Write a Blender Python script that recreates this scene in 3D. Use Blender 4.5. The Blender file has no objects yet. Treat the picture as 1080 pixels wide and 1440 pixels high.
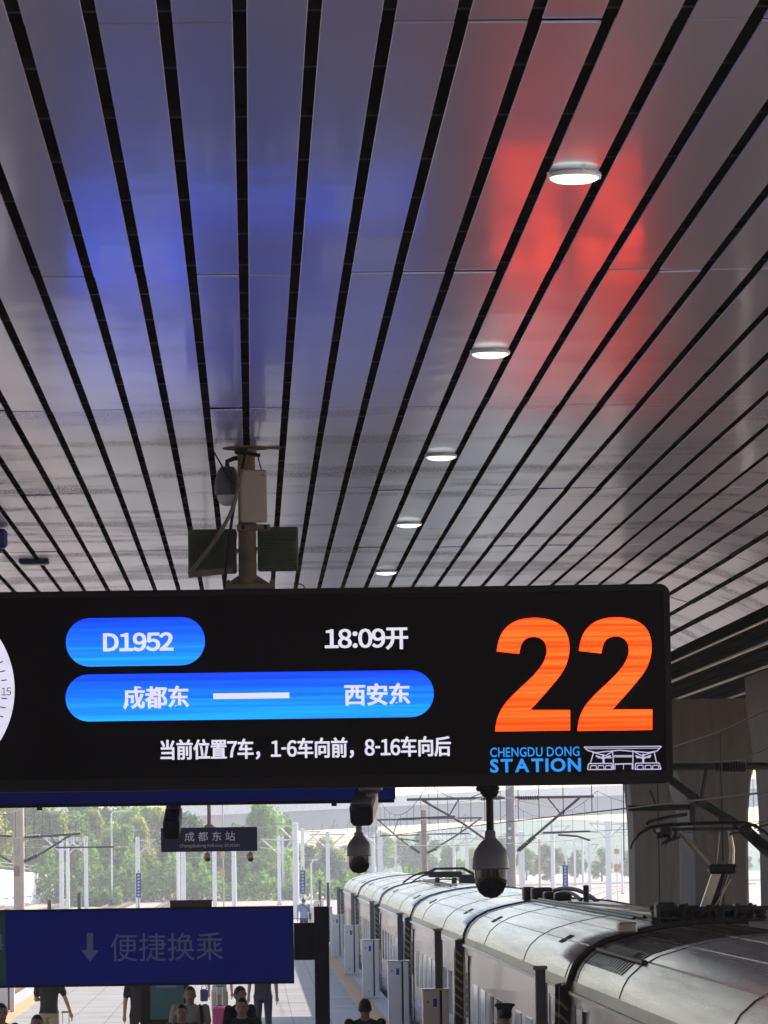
import bpy, bmesh, math, random
import numpy as np
from mathutils import Vector, Matrix, geometry
from math import sin, cos, pi, radians, sqrt

random.seed(7)
SC = bpy.context.scene
COL = SC.collection

# ------------------------------------------------------------------ camera
F = 6200.0                                  # focal length in pixels of a 1080 x 1440 frame
CAM_Z = 3.6
Yc = Vector((-184, -477, -F)).normalized()  # the platform's direction seen by the camera
Xc = Vector((1, 0.012, (-184 - 477 * 0.012) / F)).normalized()
Zc = Xc.cross(Yc).normalized()
R_cw = Matrix((Xc, Yc, Zc))                 # camera -> world
cam_d = bpy.data.cameras.new('camera')
cam = bpy.data.objects.new('camera', cam_d)
COL.objects.link(cam)
cam.matrix_world = Matrix.Translation((0, 0, CAM_Z)) @ R_cw.to_4x4()
cam_d.sensor_fit = 'VERTICAL'
cam_d.sensor_height = 36.0
cam_d.lens = F / 1440 * 36.0
cam_d.clip_start = 0.5
cam_d.clip_end = 6000
SC.camera = cam

# ------------------------------------------------------------------ world, sun, exposure
SUN_EL, SUN_AZ = radians(34), radians(40)
world = bpy.data.worlds.new('World')
SC.world = world
world.use_nodes = True
wn = world.node_tree
bg = wn.nodes['Background']
sky = wn.nodes.new('ShaderNodeTexSky')
sky.sky_type = 'NISHITA'
sky.sun_disc = False
sky.sun_elevation = SUN_EL
sky.sun_rotation = SUN_AZ
sky.dust_density = 1.6
sky.air_density = 1.0
wn.links.new(sky.outputs[0], bg.inputs[0])
bg.inputs[1].default_value = 0.14
sun_d = bpy.data.lights.new('sun', 'SUN')
sun_d.energy = 4.4
sun_d.angle = radians(0.5)
sun_d.color = (1.0, 0.93, 0.82)
sun = bpy.data.objects.new('sun', sun_d)
COL.objects.link(sun)
sdir = Vector((sin(SUN_AZ) * cos(SUN_EL), cos(SUN_AZ) * cos(SUN_EL), sin(SUN_EL)))
sun.rotation_euler = sdir.to_track_quat('Z', 'Y').to_euler()
EXPO = 1.0
SC.view_settings.view_transform = 'Standard'
SC.view_settings.look = 'None'
SC.view_settings.exposure = EXPO
SC.view_settings.gamma = 1.0
SC.view_settings.use_curve_mapping = False
SC.cycles.use_denoising = True
SC.cycles.max_bounces = 7
SC.cycles.volume_bounces = 1
SC.cycles.sample_clamp_indirect = 6.0
EM = 1.0 / 2 ** EXPO                        # screen brightness that shows as 1


def P(u, v, Y):
    """World point that a pixel of the photograph shows at depth Y along the platform."""
    d = R_cw @ Vector(((u - 540) / F, -(v - 720) / F, -1))
    return Vector((0, 0, CAM_Z)) + d * (Y / d.y)


def PZ(u, v, z):
    d = R_cw @ Vector(((u - 540) / F, -(v - 720) / F, -1))
    return Vector((0, 0, CAM_Z)) + d * ((z - CAM_Z) / d.z)


# ------------------------------------------------------------------ materials
def nmat(name):
    m = bpy.data.materials.new(name)
    m.use_nodes = True
    t = m.node_tree
    return m, t, t.nodes['Principled BSDF']


def pm(name, col, rough=0.5, metal=0.0, var=0.12, scale=3.0, bump=0.0, bscale=30.0, coat=0.0, stretch=(1, 1, 1), rvar=0.0, spec=0.5):
    """Principled material whose colour, gloss and relief vary with noise."""
    m, t, b = nmat(name)
    tc = t.nodes.new('ShaderNodeTexCoord')
    mp = t.nodes.new('ShaderNodeMapping')
    mp.inputs['Scale'].default_value = stretch
    t.links.new(tc.outputs['Object'], mp.inputs[0])
    n = t.nodes.new('ShaderNodeTexNoise')
    n.inputs['Scale'].default_value = scale
    n.inputs['Detail'].default_value = 6
    n.inputs['Roughness'].default_value = 0.65
    t.links.new(mp.outputs[0], n.inputs['Vector'])
    r = t.nodes.new('ShaderNodeValToRGB')
    r.color_ramp.elements[0].position = 0.3
    r.color_ramp.elements[1].position = 0.7
    r.color_ramp.elements[0].color = tuple(max(0, c * (1 - var)) for c in col) + (1,)
    r.color_ramp.elements[1].color = tuple(min(1, c * (1 + var)) for c in col) + (1,)
    t.links.new(n.outputs[0], r.inputs[0])
    t.links.new(r.outputs[0], b.inputs['Base Color'])
    b.inputs['Roughness'].default_value = rough
    b.inputs['Metallic'].default_value = metal
    b.inputs['Specular IOR Level'].default_value = spec
    if coat:
        b.inputs['Coat Weight'].default_value = coat
        b.inputs['Coat Roughness'].default_value = 0.06
    if rvar:
        mr = t.nodes.new('ShaderNodeMapRange')
        mr.inputs['To Min'].default_value = max(0.02, rough - rvar)
        mr.inputs['To Max'].default_value = rough + rvar
        t.links.new(n.outputs[0], mr.inputs[0])
        t.links.new(mr.outputs[0], b.inputs['Roughness'])
    if bump:
        n2 = t.nodes.new('ShaderNodeTexNoise')
        n2.inputs['Scale'].default_value = bscale
        n2.inputs['Detail'].default_value = 4
        t.links.new(mp.outputs[0], n2.inputs['Vector'])
        bp = t.nodes.new('ShaderNodeBump')
        bp.inputs['Strength'].default_value = bump
        bp.inputs['Distance'].default_value = 0.02
        t.links.new(n2.outputs[0], bp.inputs['Height'])
        t.links.new(bp.outputs[0], b.inputs['Normal'])
    return m


def em(name, col, s=1.0, band=0.12, scale=9.0, ramp=None, alt=None):
    """Screen content: emission with the scan bands of a filmed LED wall (alt: per-channel factor on the pale bands)."""
    m, t, b = nmat(name)
    L = t.links.new
    t.nodes.remove(b)
    e = t.nodes.new('ShaderNodeEmission')
    tc = t.nodes.new('ShaderNodeTexCoord')
    mp = t.nodes.new('ShaderNodeMapping')
    mp.inputs['Scale'].default_value = (0.010, 1, 1.0)
    mp.inputs['Rotation'].default_value = (0, radians(-0.8), 0)
    L(tc.outputs['Object'], mp.inputs[0])
    n = t.nodes.new('ShaderNodeTexNoise')
    n.inputs['Scale'].default_value = scale
    n.inputs['Detail'].default_value = 2
    L(mp.outputs[0], n.inputs['Vector'])
    mr = t.nodes.new('ShaderNodeMapRange')
    mr.inputs['From Min'].default_value = 0.42
    mr.inputs['From Max'].default_value = 0.62
    L(n.outputs[0], mr.inputs[0])
    if ramp:
        sp = t.nodes.new('ShaderNodeSeparateXYZ')
        L(tc.outputs['Generated'], sp.inputs[0])
        r = t.nodes.new('ShaderNodeValToRGB')
        el = r.color_ramp.elements
        while len(el) < len(ramp):
            el.new(0.5)
        for i, (p, c) in enumerate(ramp):
            el[i].position = p
            el[i].color = c + (1,)
        L(sp.outputs[2], r.inputs[0])
        base = r.outputs[0]
    else:
        r = t.nodes.new('ShaderNodeRGB')
        r.outputs[0].default_value = col + (1,)
        base = r.outputs[0]
    mu = t.nodes.new('ShaderNodeMix')
    mu.data_type = 'RGBA'
    mu.blend_type = 'MULTIPLY'
    L(mr.outputs[0], mu.inputs[0])
    L(base, mu.inputs[6])
    mu.inputs[7].default_value = tuple(alt or (1 - band,) * 3) + (1,)
    mu.clamp_result = False
    L(mu.outputs[2], e.inputs['Color'])
    e.inputs['Strength'].default_value = s * EM
    L(e.outputs[0], t.nodes['Material Output'].inputs[0])
    return m


def ceiling_material():
    m, t, b = nmat('ceiling_aluminium')
    L = t.links.new
    g = t.nodes.new('ShaderNodeNewGeometry')

    def noise(scale, st, detail=5, rough=0.6):
        mp = t.nodes.new('ShaderNodeMapping')
        mp.inputs['Scale'].default_value = st
        L(g.outputs['Position'], mp.inputs[0])
        n = t.nodes.new('ShaderNodeTexNoise')
        n.inputs['Scale'].default_value = scale
        n.inputs['Detail'].default_value = detail
        n.inputs['Roughness'].default_value = rough
        L(mp.outputs[0], n.inputs['Vector'])
        return n.outputs[0]

    def ramp(x, a, bb):
        mr = t.nodes.new('ShaderNodeMapRange')
        mr.inputs['From Min'].default_value = a
        mr.inputs['From Max'].default_value = bb
        L(x, mr.inputs[0])
        return mr.outputs[0]

    def math(op, x, y):
        mm = t.nodes.new('ShaderNodeMath')
        mm.operation = op
        for i, q in enumerate((x, y)):
            if isinstance(q, (int, float)):
                mm.inputs[i].default_value = q
            else:
                L(q, mm.inputs[i])
        return mm.outputs[0]
    # mildew: speckles gathered in patches and bands across the strips
    patch = ramp(noise(0.8, (0.5, 1.2, 1), 4), 0.50, 0.60)
    speck = ramp(noise(60, (1.0, 0.22, 1), 5, 0.85), 0.475, 0.54)
    dirt = math('MULTIPLY', patch, speck)
    sep = t.nodes.new('ShaderNodeSeparateXYZ')
    L(g.outputs['Position'], sep.inputs[0])
    far = ramp(sep.outputs[1], 27.0, 42.0)
    dirt = math('MULTIPLY', dirt, math('ADD', math('MULTIPLY', far, 0.92), 0.0))
    mix = t.nodes.new('ShaderNodeMix')
    mix.data_type = 'RGBA'
    L(dirt, mix.inputs[0])
    mix.inputs[6].default_value = (0.70, 0.69, 0.84, 1)
    mix.inputs[7].default_value = (0.13, 0.11, 0.145, 1)
    L(mix.outputs[2], b.inputs['Base Color'])
    b.inputs['Metallic'].default_value = 0.74
    r0 = math('ADD', math('MULTIPLY', noise(1.2, (1, 0.6, 1)), 0.12), 0.25)
    L(math('ADD', r0, math('MULTIPLY', dirt, 0.4)), b.inputs['Roughness'])
    b.inputs['Coat IOR'].default_value = 1.9
    L(math('MULTIPLY', math('SUBTRACT', 1.0, dirt), 0.27), b.inputs['Coat Weight'])
    L(math('ADD', math('MULTIPLY', noise(0.9, (1, 0.5, 1), 3), 0.12), 0.03), b.inputs['Coat Roughness'])
    h = math('ADD', math('MULTIPLY', noise(0.9, (1.0, 0.7, 1), 2), 1.0), math('MULTIPLY', noise(3.0, (0.7, 1.0, 1), 1), 0.02))
    bp = t.nodes.new('ShaderNodeBump')
    bp.inputs['Strength'].default_value = 0.30
    bp.inputs['Distance'].default_value = 0.02
    L(h, bp.inputs['Height'])
    L(bp.outputs[0], b.inputs['Coat Normal'])
    L(bp.outputs[0], b.inputs['Normal'])
    return m


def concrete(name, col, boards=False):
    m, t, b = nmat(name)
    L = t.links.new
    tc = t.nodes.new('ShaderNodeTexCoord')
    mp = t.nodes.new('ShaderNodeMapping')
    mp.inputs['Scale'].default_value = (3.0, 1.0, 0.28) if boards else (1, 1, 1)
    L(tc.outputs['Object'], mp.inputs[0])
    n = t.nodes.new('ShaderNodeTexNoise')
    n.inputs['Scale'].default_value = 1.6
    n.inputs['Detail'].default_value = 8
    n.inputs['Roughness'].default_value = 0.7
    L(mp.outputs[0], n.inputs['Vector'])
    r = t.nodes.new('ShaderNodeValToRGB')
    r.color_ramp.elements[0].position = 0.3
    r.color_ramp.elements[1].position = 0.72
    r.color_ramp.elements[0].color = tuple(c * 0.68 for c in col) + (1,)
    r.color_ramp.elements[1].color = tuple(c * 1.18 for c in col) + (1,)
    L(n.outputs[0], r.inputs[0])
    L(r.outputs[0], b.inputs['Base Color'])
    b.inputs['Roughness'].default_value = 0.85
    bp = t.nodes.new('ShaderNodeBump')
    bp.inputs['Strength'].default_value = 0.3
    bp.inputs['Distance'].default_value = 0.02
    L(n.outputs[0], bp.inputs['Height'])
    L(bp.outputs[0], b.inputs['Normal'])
    return m


def paving():
    m, t, b = nmat('platform_granite')
    L = t.links.new
    g = t.nodes.new('ShaderNodeNewGeometry')
    br = t.nodes.new('ShaderNodeTexBrick')
    br.offset = 0.0
    br.inputs['Scale'].default_value = 1.0
    br.inputs['Brick Width'].default_value = 0.8
    br.inputs['Row Height'].default_value = 0.8
    br.inputs['Mortar Size'].default_value = 0.012
    br.inputs['Color1'].default_value = (0.27, 0.255, 0.25, 1)
    br.inputs['Color2'].default_value = (0.31, 0.295, 0.287, 1)
    br.inputs['Mortar'].default_value = (0.16, 0.15, 0.145, 1)
    L(g.outputs['Position'], br.inputs['Vector'])
    n = t.nodes.new('ShaderNodeTexNoise')
    n.inputs['Scale'].default_value = 0.7
    n.inputs['Detail'].default_value = 8
    n.inputs['Roughness'].default_value = 0.7
    L(g.outputs['Position'], n.inputs['Vector'])
    mx = t.nodes.new('ShaderNodeMix')
    mx.data_type = 'RGBA'
    mx.blend_type = 'MULTIPLY'
    mx.inputs[0].default_value = 1.0
    r = t.nodes.new('ShaderNodeValToRGB')
    r.color_ramp.elements[0].position = 0.3
    r.color_ramp.elements[1].position = 0.7
    r.color_ramp.elements[0].color = (0.78, 0.77, 0.76, 1)
    r.color_ramp.elements[1].color = (1.1, 1.1, 1.1, 1)
    L(n.outputs[0], r.inputs[0])
    L(br.outputs[0], mx.inputs[6])
    L(r.outputs[0], mx.inputs[7])
    L(mx.outputs[2], b.inputs['Base Color'])
    b.inputs['Roughness'].default_value = 0.75
    b.inputs['Specular IOR Level'].default_value = 0.12
    return m


def leaf_material(name, c0, c1, trans=0.45):
    m, t, b = nmat(name)
    L = t.links.new
    t.nodes.remove(b)
    tc = t.nodes.new('ShaderNodeTexCoord')
    oi = t.nodes.new('ShaderNodeObjectInfo')
    n = t.nodes.new('ShaderNodeTexNoise')
    n.inputs['Scale'].default_value = 0.8
    n.inputs['Detail'].default_value = 4
    L(tc.outputs['Object'], n.inputs['Vector'])
    ad = t.nodes.new('ShaderNodeMath')
    ad.operation = 'MULTIPLY_ADD'
    L(oi.outputs['Random'], ad.inputs[0])
    ad.inputs[1].default_value = 0.4
    L(n.outputs[0], ad.inputs[2])
    r = t.nodes.new('ShaderNodeValToRGB')
    r.color_ramp.elements[0].position = 0.35
    r.color_ramp.elements[1].position = 1.0
    r.color_ramp.elements[0].color = c0 + (1,)
    r.color_ramp.elements[1].color = c1 + (1,)
    L(ad.outputs[0], r.inputs[0])
    d = t.nodes.new('ShaderNodeBsdfDiffuse')
    tr = t.nodes.new('ShaderNodeBsdfTranslucent')
    mx = t.nodes.new('ShaderNodeMixShader')
    mx.inputs[0].default_value = trans
    L(r.outputs[0], d.inputs[0])
    L(r.outputs[0], tr.inputs[0])
    L(d.outputs[0], mx.inputs[1])
    L(tr.outputs[0], mx.inputs[2])
    L(mx.outputs[0], t.nodes['Material Output'].inputs[0])
    return m


M = dict(
    ceil=ceiling_material(),
    void=pm('blackened_deck', (0.012, 0.011, 0.013), 0.9),
    rail_dark=pm('dark_carrier', (0.05, 0.048, 0.052), 0.5, 0.3),
    black=pm('black_casing', (0.009, 0.008, 0.008), 0.5, 0.0, 0.2, spec=0.2),
    led=pm('led_black', (0.005, 0.004, 0.004), 0.6, 0.0, 0.25, 1.5, spec=0.12),
    white_led=em('led_white', (0.80, 0.78, 0.93), 1.02, 0.07, 14),
    clock_led=em('led_clock', (0.80, 0.77, 0.95), 0.98, 0.10, 10),
    orange_led=em('led_orange', (1.0, 0.048, 0.007), 4.6, 0.2, 34, None, (1.0, 0.40, 0.25)),
    blue_txt=em('led_blue_text', (0.03, 0.33, 0.95), 1.0, 0.1, 10),
    line_led=em('led_line', (0.62, 0.58, 0.86), 0.9, 0.05, 10),
    pill=em('led_pill', (0, 0, 1), 6.6, 0.16, 34, [(0.0, (0.003, 0.082, 0.34)), (0.35, (0.0025, 0.058, 0.42)), (0.72, (0.002, 0.028, 0.42)), (1.0, (0.002, 0.012, 0.30))], (1.0, 0.62, 0.86)),
    mark=pm('clock_mark', (0.03, 0.03, 0.05), 0.6),
    lamp_on=em('lamp_diffuser', (0.90, 1.0, 0.95), 2.6, 0.05),
    lamp_rim=pm('lamp_rim', (0.82, 0.86, 0.84), 0.3, 0.2),
    signblue=pm('sign_blue', (0.014, 0.034, 0.40), 0.5, 0.0, 0.08, 1.2, spec=0.15),
    signgreen=pm('sign_green', (0.01, 0.10, 0.12), 0.35),
    navy=pm('navy_post', (0.008, 0.008, 0.026), 0.45, 0.0, 0.2, spec=0.25),
    signtext=pm('sign_letter', (0.21, 0.25, 0.52), 0.5),
    whitetext=pm('white_letter', (0.78, 0.80, 0.88), 0.5),
    stationgrey=pm('station_sign_grey', (0.038, 0.042, 0.105), 0.5, spec=0.2),
    poleold=pm('weathered_pole', (0.15, 0.12, 0.07), 0.65, 0.2, 0.35, 5.0, 0.2),
    apbox=pm('ivory_plastic', (0.46, 0.42, 0.33), 0.5),
    lampgreen=pm('dirty_green_casting', (0.075, 0.095, 0.065), 0.6, 0.1, 0.3, 9),
    cable=pm('black_cable', (0.012, 0.011, 0.012), 0.6, spec=0.25),
    conduit=pm('grey_conduit', (0.16, 0.15, 0.12), 0.55, 0.1, 0.3, 8),
    camwhite=pm('camera_white', (0.13, 0.128, 0.14), 0.4, 0.0, 0.1),
    camblack=pm('camera_dome_black', (0.012, 0.012, 0.013), 0.08, 0.0, 0.1, coat=0.5),
    granite=paving(),
    tactile=pm('tactile_yellow', (0.44, 0.26, 0.12), 0.8, 0.0, 0.2, 2.0),
    edge=pm('edge_stone', (0.40, 0.385, 0.38), 0.7, 0.0, 0.12, 1.5, spec=0.15),
    wallface=concrete('platform_wall', (0.3, 0.29, 0.28)),
    gate=pm('gate_white', (0.68, 0.62, 0.57), 0.4, 0.05, 0.06),
    gateblack=pm('gate_slit', (0.012, 0.012, 0.013), 0.4),
    postgrey=pm('gate_post', (0.10, 0.095, 0.10), 0.4, 0.3),
    postcap=pm('post_cap', (0.36, 0.27, 0.22), 0.5),
    warn=pm('warning_yellow', (0.36, 0.27, 0.06), 0.5),
    blueplate=pm('blue_plate', (0.02, 0.05, 0.25), 0.4),
    body=pm('train_side', (0.19, 0.172, 0.168), 0.24, 0.1, 0.05, 0.6, 0.05, 1.2, coat=0.2, rvar=0.05),
    roof=pm('train_roof', (0.125, 0.103, 0.094), 0.27, 0.5, 0.7, 4.0, 0.06, 2.2, stretch=(1, 0.025, 1), rvar=0.15),
    glass=pm('dark_train_glass', (0.015, 0.016, 0.02), 0.05, 0.0, 0.1, coat=1.0),
    gutter=pm('white_gutter', (0.78, 0.76, 0.72), 0.35),
    tree_sheen=pm('olive_reflection', (0.16, 0.155, 0.075), 0.4, 0.0, 0.15),  # olive band painted in for the trees reflected along the roof shoulder
    rubber=pm('black_rubber', (0.016, 0.015, 0.016), 0.55),
    grille=pm('roof_grille', (0.05, 0.045, 0.045), 0.6, 0.3),
    equip=pm('roof_equipment', (0.012, 0.011, 0.011), 0.5, 0.0, 0.3, 6, spec=0.25),
    ceramic=pm('brown_insulator', (0.03, 0.02, 0.018), 0.5, spec=0.2),
    steel=pm('bare_steel', (0.45, 0.38, 0.30), 0.4, 0.6, 0.2),
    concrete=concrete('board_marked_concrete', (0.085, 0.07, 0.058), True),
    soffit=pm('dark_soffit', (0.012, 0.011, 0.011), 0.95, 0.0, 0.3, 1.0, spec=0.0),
    strip=pm('lit_edge_paint', (0.72, 0.68, 0.63), 0.5, 0.0, 0.2, 2.0),  # pale paint stands in for light caught on the beam edges
    pier=pm('viaduct_concrete', (0.42, 0.47, 0.55), 0.85, 0.0, 0.1, 0.2),
    parapet=pm('parapet_white', (0.72, 0.72, 0.71), 0.7),
    mastwhite=pm('mast_white', (0.72, 0.72, 0.73), 0.5, 0.1, 0.06),
    masttan=pm('mast_tan', (0.50, 0.38, 0.31), 0.6, 0.0, 0.15),
    mastgrey=pm('mast_grey', (0.36, 0.33, 0.31), 0.6, 0.0, 0.15),
    mastbrown=pm('mast_brown', (0.27, 0.20, 0.15), 0.6, 0.0, 0.2),
    armdark=pm('cantilever_dark', (0.05, 0.05, 0.055), 0.5, 0.4),
    armpale=pm('cantilever_pale', (0.55, 0.55, 0.56), 0.5, 0.3),
    wire=pm('wire_dark', (0.04, 0.037, 0.037), 0.6, 0.0, spec=0.2),
    ballast=pm('ballast', (0.36, 0.29, 0.255), 0.95, 0.0, 0.35, 1.4, 0.5, 9.0),
    rail=pm('rail_rust', (0.20, 0.12, 0.09), 0.5, 0.4),
    sleeper=pm('sleeper', (0.34, 0.31, 0.28), 0.9),
    wallwhite=pm('limewashed_wall', (0.86, 0.85, 0.82), 0.85, 0.0, 0.06, 0.3),
    hill=pm('far_hillside', (0.08, 0.13, 0.10), 0.95, 0.0, 0.4, 0.05),
    bark=pm('bark', (0.09, 0.07, 0.05), 0.9),
    leaf_yellow=leaf_material('leaf_yellow', (0.09, 0.15, 0.02), (0.50, 0.49, 0.06), 0.62),
    leaf_green=leaf_material('leaf_green', (0.04, 0.11, 0.02), (0.25, 0.42, 0.05), 0.62),
    leaf_dark=leaf_material('leaf_dark', (0.022, 0.07, 0.028), (0.11, 0.23, 0.06), 0.5),
    skin=pm('skin', (0.42, 0.25, 0.17), 0.55, 0.0, 0.08, 8),
    hair=pm('black_hair', (0.012, 0.010, 0.010), 0.5),
    eyemat=pm('eye', (0.02, 0.015, 0.015), 0.2),
    lip=pm('lip', (0.30, 0.12, 0.10), 0.5),
    black_cloth=pm('black_cloth', (0.022, 0.022, 0.026), 0.9),
    navy_cloth=pm('navy_cloth', (0.02, 0.026, 0.05), 0.9),
    green_cloth=pm('dark_green_cloth', (0.015, 0.045, 0.03), 0.9),
    khaki_cloth=pm('khaki_cloth', (0.36, 0.31, 0.22), 0.9),
    grey_cloth=pm('pale_grey_cloth', (0.42, 0.40, 0.37), 0.9),
    blue_cloth=pm('pale_blue_cloth', (0.24, 0.30, 0.46), 0.9),
    check_cloth=pm('mottled_cloth', (0.12, 0.09, 0.07), 0.9, 0.0, 0.7, 30),
    shoe=pm('shoe', (0.03, 0.03, 0.03), 0.6),
    pink=pm('pink_shell', (0.42, 0.03, 0.14), 0.35, 0.0, 0.1),
    tealcase=pm('slate_shell', (0.06, 0.085, 0.10), 0.4),
    teal=pm('teal_poster', (0.035, 0.12, 0.14), 0.35, 0.0, 0.2, 1.5),
    orangebox=pm('orange_box', (0.55, 0.30, 0.12), 0.6),
    brownbox=pm('brown_box', (0.10, 0.08, 0.075), 0.6),
)


# ------------------------------------------------------------------ mesh helpers
class MB:
    """Collects shapes and links them as ONE mesh object."""

    def __init__(self):
        self.v, self.f, self.mi = [], [], []

    def add(self, vs, fs, m=0):
        o = len(self.v)
        self.v += [tuple(p) for p in vs]
        self.f += [tuple(o + i for i in q) for q in fs]
        self.mi += [m] * len(fs)
        return self

    def box(self, a, b, m=0):
        x0, y0, z0 = (min(a[i], b[i]) for i in range(3))
        x1, y1, z1 = (max(a[i], b[i]) for i in range(3))
        return self.add([(x0, y0, z0), (x1, y0, z0), (x1, y1, z0), (x0, y1, z0), (x0, y0, z1), (x1, y0, z1), (x1, y1, z1), (x0, y1, z1)],
                        [(0, 3, 2, 1), (4, 5, 6, 7), (0, 1, 5, 4), (1, 2, 6, 5), (2, 3, 7, 6), (3, 0, 4, 7)], m)

    def cbox(self, c, s, m=0, c2=0.0):
        """Box by centre and size with chamfered vertical and horizontal edges when c2 > 0."""
        if not c2:
            return self.box([c[i] - s[i] / 2 for i in range(3)], [c[i] + s[i] / 2 for i in range(3)], m)
        x, y, z = (q / 2 for q in s)
        k = c2
        rings = []
        for zz, ins in ((-z, k), (-z + k, 0), (z - k, 0), (z, k)):
            rings.append([(c[0] + px, c[1] + py, c[2] + zz) for px, py in (
                (-x + k + ins * .6, -y + ins), (x - k - ins * .6, -y + ins), (x - ins, -y + k + ins * .6), (x - ins, y - k - ins * .6),
                (x - k - ins * .6, y - ins), (-x + k + ins * .6, y - ins), (-x + ins, y - k - ins * .6), (-x + ins, -y + k + ins * .6))])
        return self.loft(rings, True, m)

    def loft(self, rings, cap=True, m=0, closed=True):
        n = len(rings[0])
        vs = [p for r in rings for p in r]
        fs = []
        for i in range(len(rings) - 1):
            for j in range(n if closed else n - 1):
                k = (j + 1) % n
                fs.append((i * n + j, i * n + k, (i + 1) * n + k, (i + 1) * n + j))
        if cap:
            fs.append(tuple(range(n))[::-1])
            fs.append(tuple((len(rings) - 1) * n + j for j in range(n)))
        return self.add(vs, fs, m)

    def bar(self, p, q, w, h=None, m=0, up=(0, 0, 1)):
        p, q = Vector(p), Vector(q)
        h = h or w
        d = (q - p).normalized()
        u = Vector(up)
        if abs(d.dot(u)) > 0.98:
            u = Vector((0, 1, 0))
        s = d.cross(u).normalized() * w / 2
        t = s.cross(d).normalized() * h / 2
        return self.loft([[a - s - t, a + s - t, a + s + t, a - s + t] for a in (p, q)], True, m)

    def tube(self, pts, r, n=8, m=0, cap=True):
        pts = [Vector(p) for p in pts]
        rs = r if isinstance(r, (list, tuple)) else [r] * len(pts)
        rings = []
        ref = None
        for i, p in enumerate(pts):
            d = (pts[min(i + 1, len(pts) - 1)] - pts[max(i - 1, 0)]).normalized()
            if ref is None:
                ref = Vector((0, 0, 1)) if abs(d.z) < 0.9 else Vector((1, 0, 0))
            s = d.cross(ref).normalized()
            t = s.cross(d).normalized()
            ref = t
            rings.append([p + (s * cos(2 * pi * j / n) + t * sin(2 * pi * j / n)) * rs[i] for j in range(n)])
        return self.loft(rings, cap, m)

    def lathe(self, prof, c, n=20, m=0, axis='Z'):
        rings = []
        for r, z in prof:
            ring = []
            for j in range(n):
                a = 2 * pi * j / n
                x, y = r * cos(a), r * sin(a)
                ring.append((c[0] + x, c[1] + y, c[2] + z) if axis == 'Z' else (c[0] + x, c[1] + z, c[2] + y) if axis == 'Y' else (c[0] + z, c[1] + x, c[2] + y))
            rings.append(ring)
        return self.loft(rings, True, m)

    def ell(self, c, r, n=12, k=8, m=0):
        rings = []
        for i in range(k + 1):
            a = -pi / 2 + pi * i / k
            rr = max(0.02, cos(a))
            rings.append([(c[0] + r[0] * rr * cos(2 * pi * j / n), c[1] + r[1] * rr * sin(2 * pi * j / n), c[2] + r[2] * sin(a)) for j in range(n)])
        return self.loft(rings, True, m)

    def prism(self, pts, vec, m=0):
        """Polygon (may be concave) pushed along vec."""
        pts = [Vector(p) for p in pts]
        vec = Vector(vec)
        n = len(pts)
        tri = geometry.tessellate_polygon([pts])
        vs = pts + [p + vec for p in pts]
        fs = [tuple(t) for t in tri] + [tuple(n + i for i in t[::-1]) for t in tri]
        fs += [(i, (i + 1) % n, n + (i + 1) % n, n + i) for i in range(n)]
        return self.add(vs, fs, m)

    def mesh(self, name, mats, smooth=False):
        me = bpy.data.meshes.new(name)
        me.from_pydata(self.v, [], self.f)
        for mm in (mats if isinstance(mats, (list, tuple)) else [mats]):
            me.materials.append(mm)
        me.polygons.foreach_set('material_index', self.mi)
        bm = bmesh.new()
        bm.from_mesh(me)
        bmesh.ops.recalc_face_normals(bm, faces=bm.faces)
        bm.to_mesh(me)
        bm.free()
        if smooth:
            me.polygons.foreach_set('use_smooth', [True] * len(me.polygons))
            me.set_sharp_from_angle(angle=radians(40))
        return me

    def build(self, name, mats, parent=None, smooth=False):
        if parent is not None:                      # shapes are given in world coordinates
            base = world_loc(parent)
            self.v = [(x - base.x, y - base.y, z - base.z) for x, y, z in self.v]
        return link(name, self.mesh(name, mats, smooth), parent)


def world_loc(o):
    p = Vector((0, 0, 0))
    while o is not None:
        p += o.location
        o = o.parent
    return p


def link(name, me, parent=None):
    o = bpy.data.objects.new(name, me)
    COL.objects.link(o)
    if parent is not None:
        o.parent = parent
    return o


def tag(o, label=None, cat=None, group=None, kind=None):
    for k, val in (('label', label), ('category', cat), ('group', group), ('kind', kind)):
        if val:
            o[k] = val
    return o


def thing(name, label, cat, loc=(0, 0, 0), group=None, rz=0):
    o = bpy.data.objects.new(name, None)
    COL.objects.link(o)
    o.location = loc
    o.rotation_euler = (0, 0, rz)
    o.empty_display_size = 0.2
    return tag(o, label, cat, group)


def setting(name, loc=(0, 0, 0)):
    o = bpy.data.objects.new(name, None)
    COL.objects.link(o)
    o.location = loc
    return tag(o, kind='structure')


def copy_tree(o, parent=None):
    c = o.copy()
    COL.objects.link(c)
    if parent is not None:
        c.parent = parent
    for ch in list(o.children):
        copy_tree(ch, c)
    return c


_glyph = {}


def glyph(ch, fat, raw=False):
    """Outline of one character: vertices, faces; Latin ones are taken from their full-width forms."""
    if (ch, fat, raw) not in _glyph:
        c = bpy.data.curves.new('t', 'FONT')
        c.body = chr(ord(ch) + 0xFEE0) if '!' <= ch <= '~' and not raw else ch
        c.offset = fat
        c.resolution_u = 3
        o = bpy.data.objects.new('t', c)
        COL.objects.link(o)
        bpy.context.view_layer.update()
        me = bpy.data.meshes.new_from_object(o.evaluated_get(bpy.context.evaluated_depsgraph_get()))
        _glyph[ch, fat, raw] = ([(v.co.x, v.co.y) for v in me.vertices], [tuple(p.vertices) for p in me.polygons])
        bpy.data.objects.remove(o)
        bpy.data.meshes.remove(me)
        bpy.data.curves.remove(c)
    return _glyph[ch, fat, raw]


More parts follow.
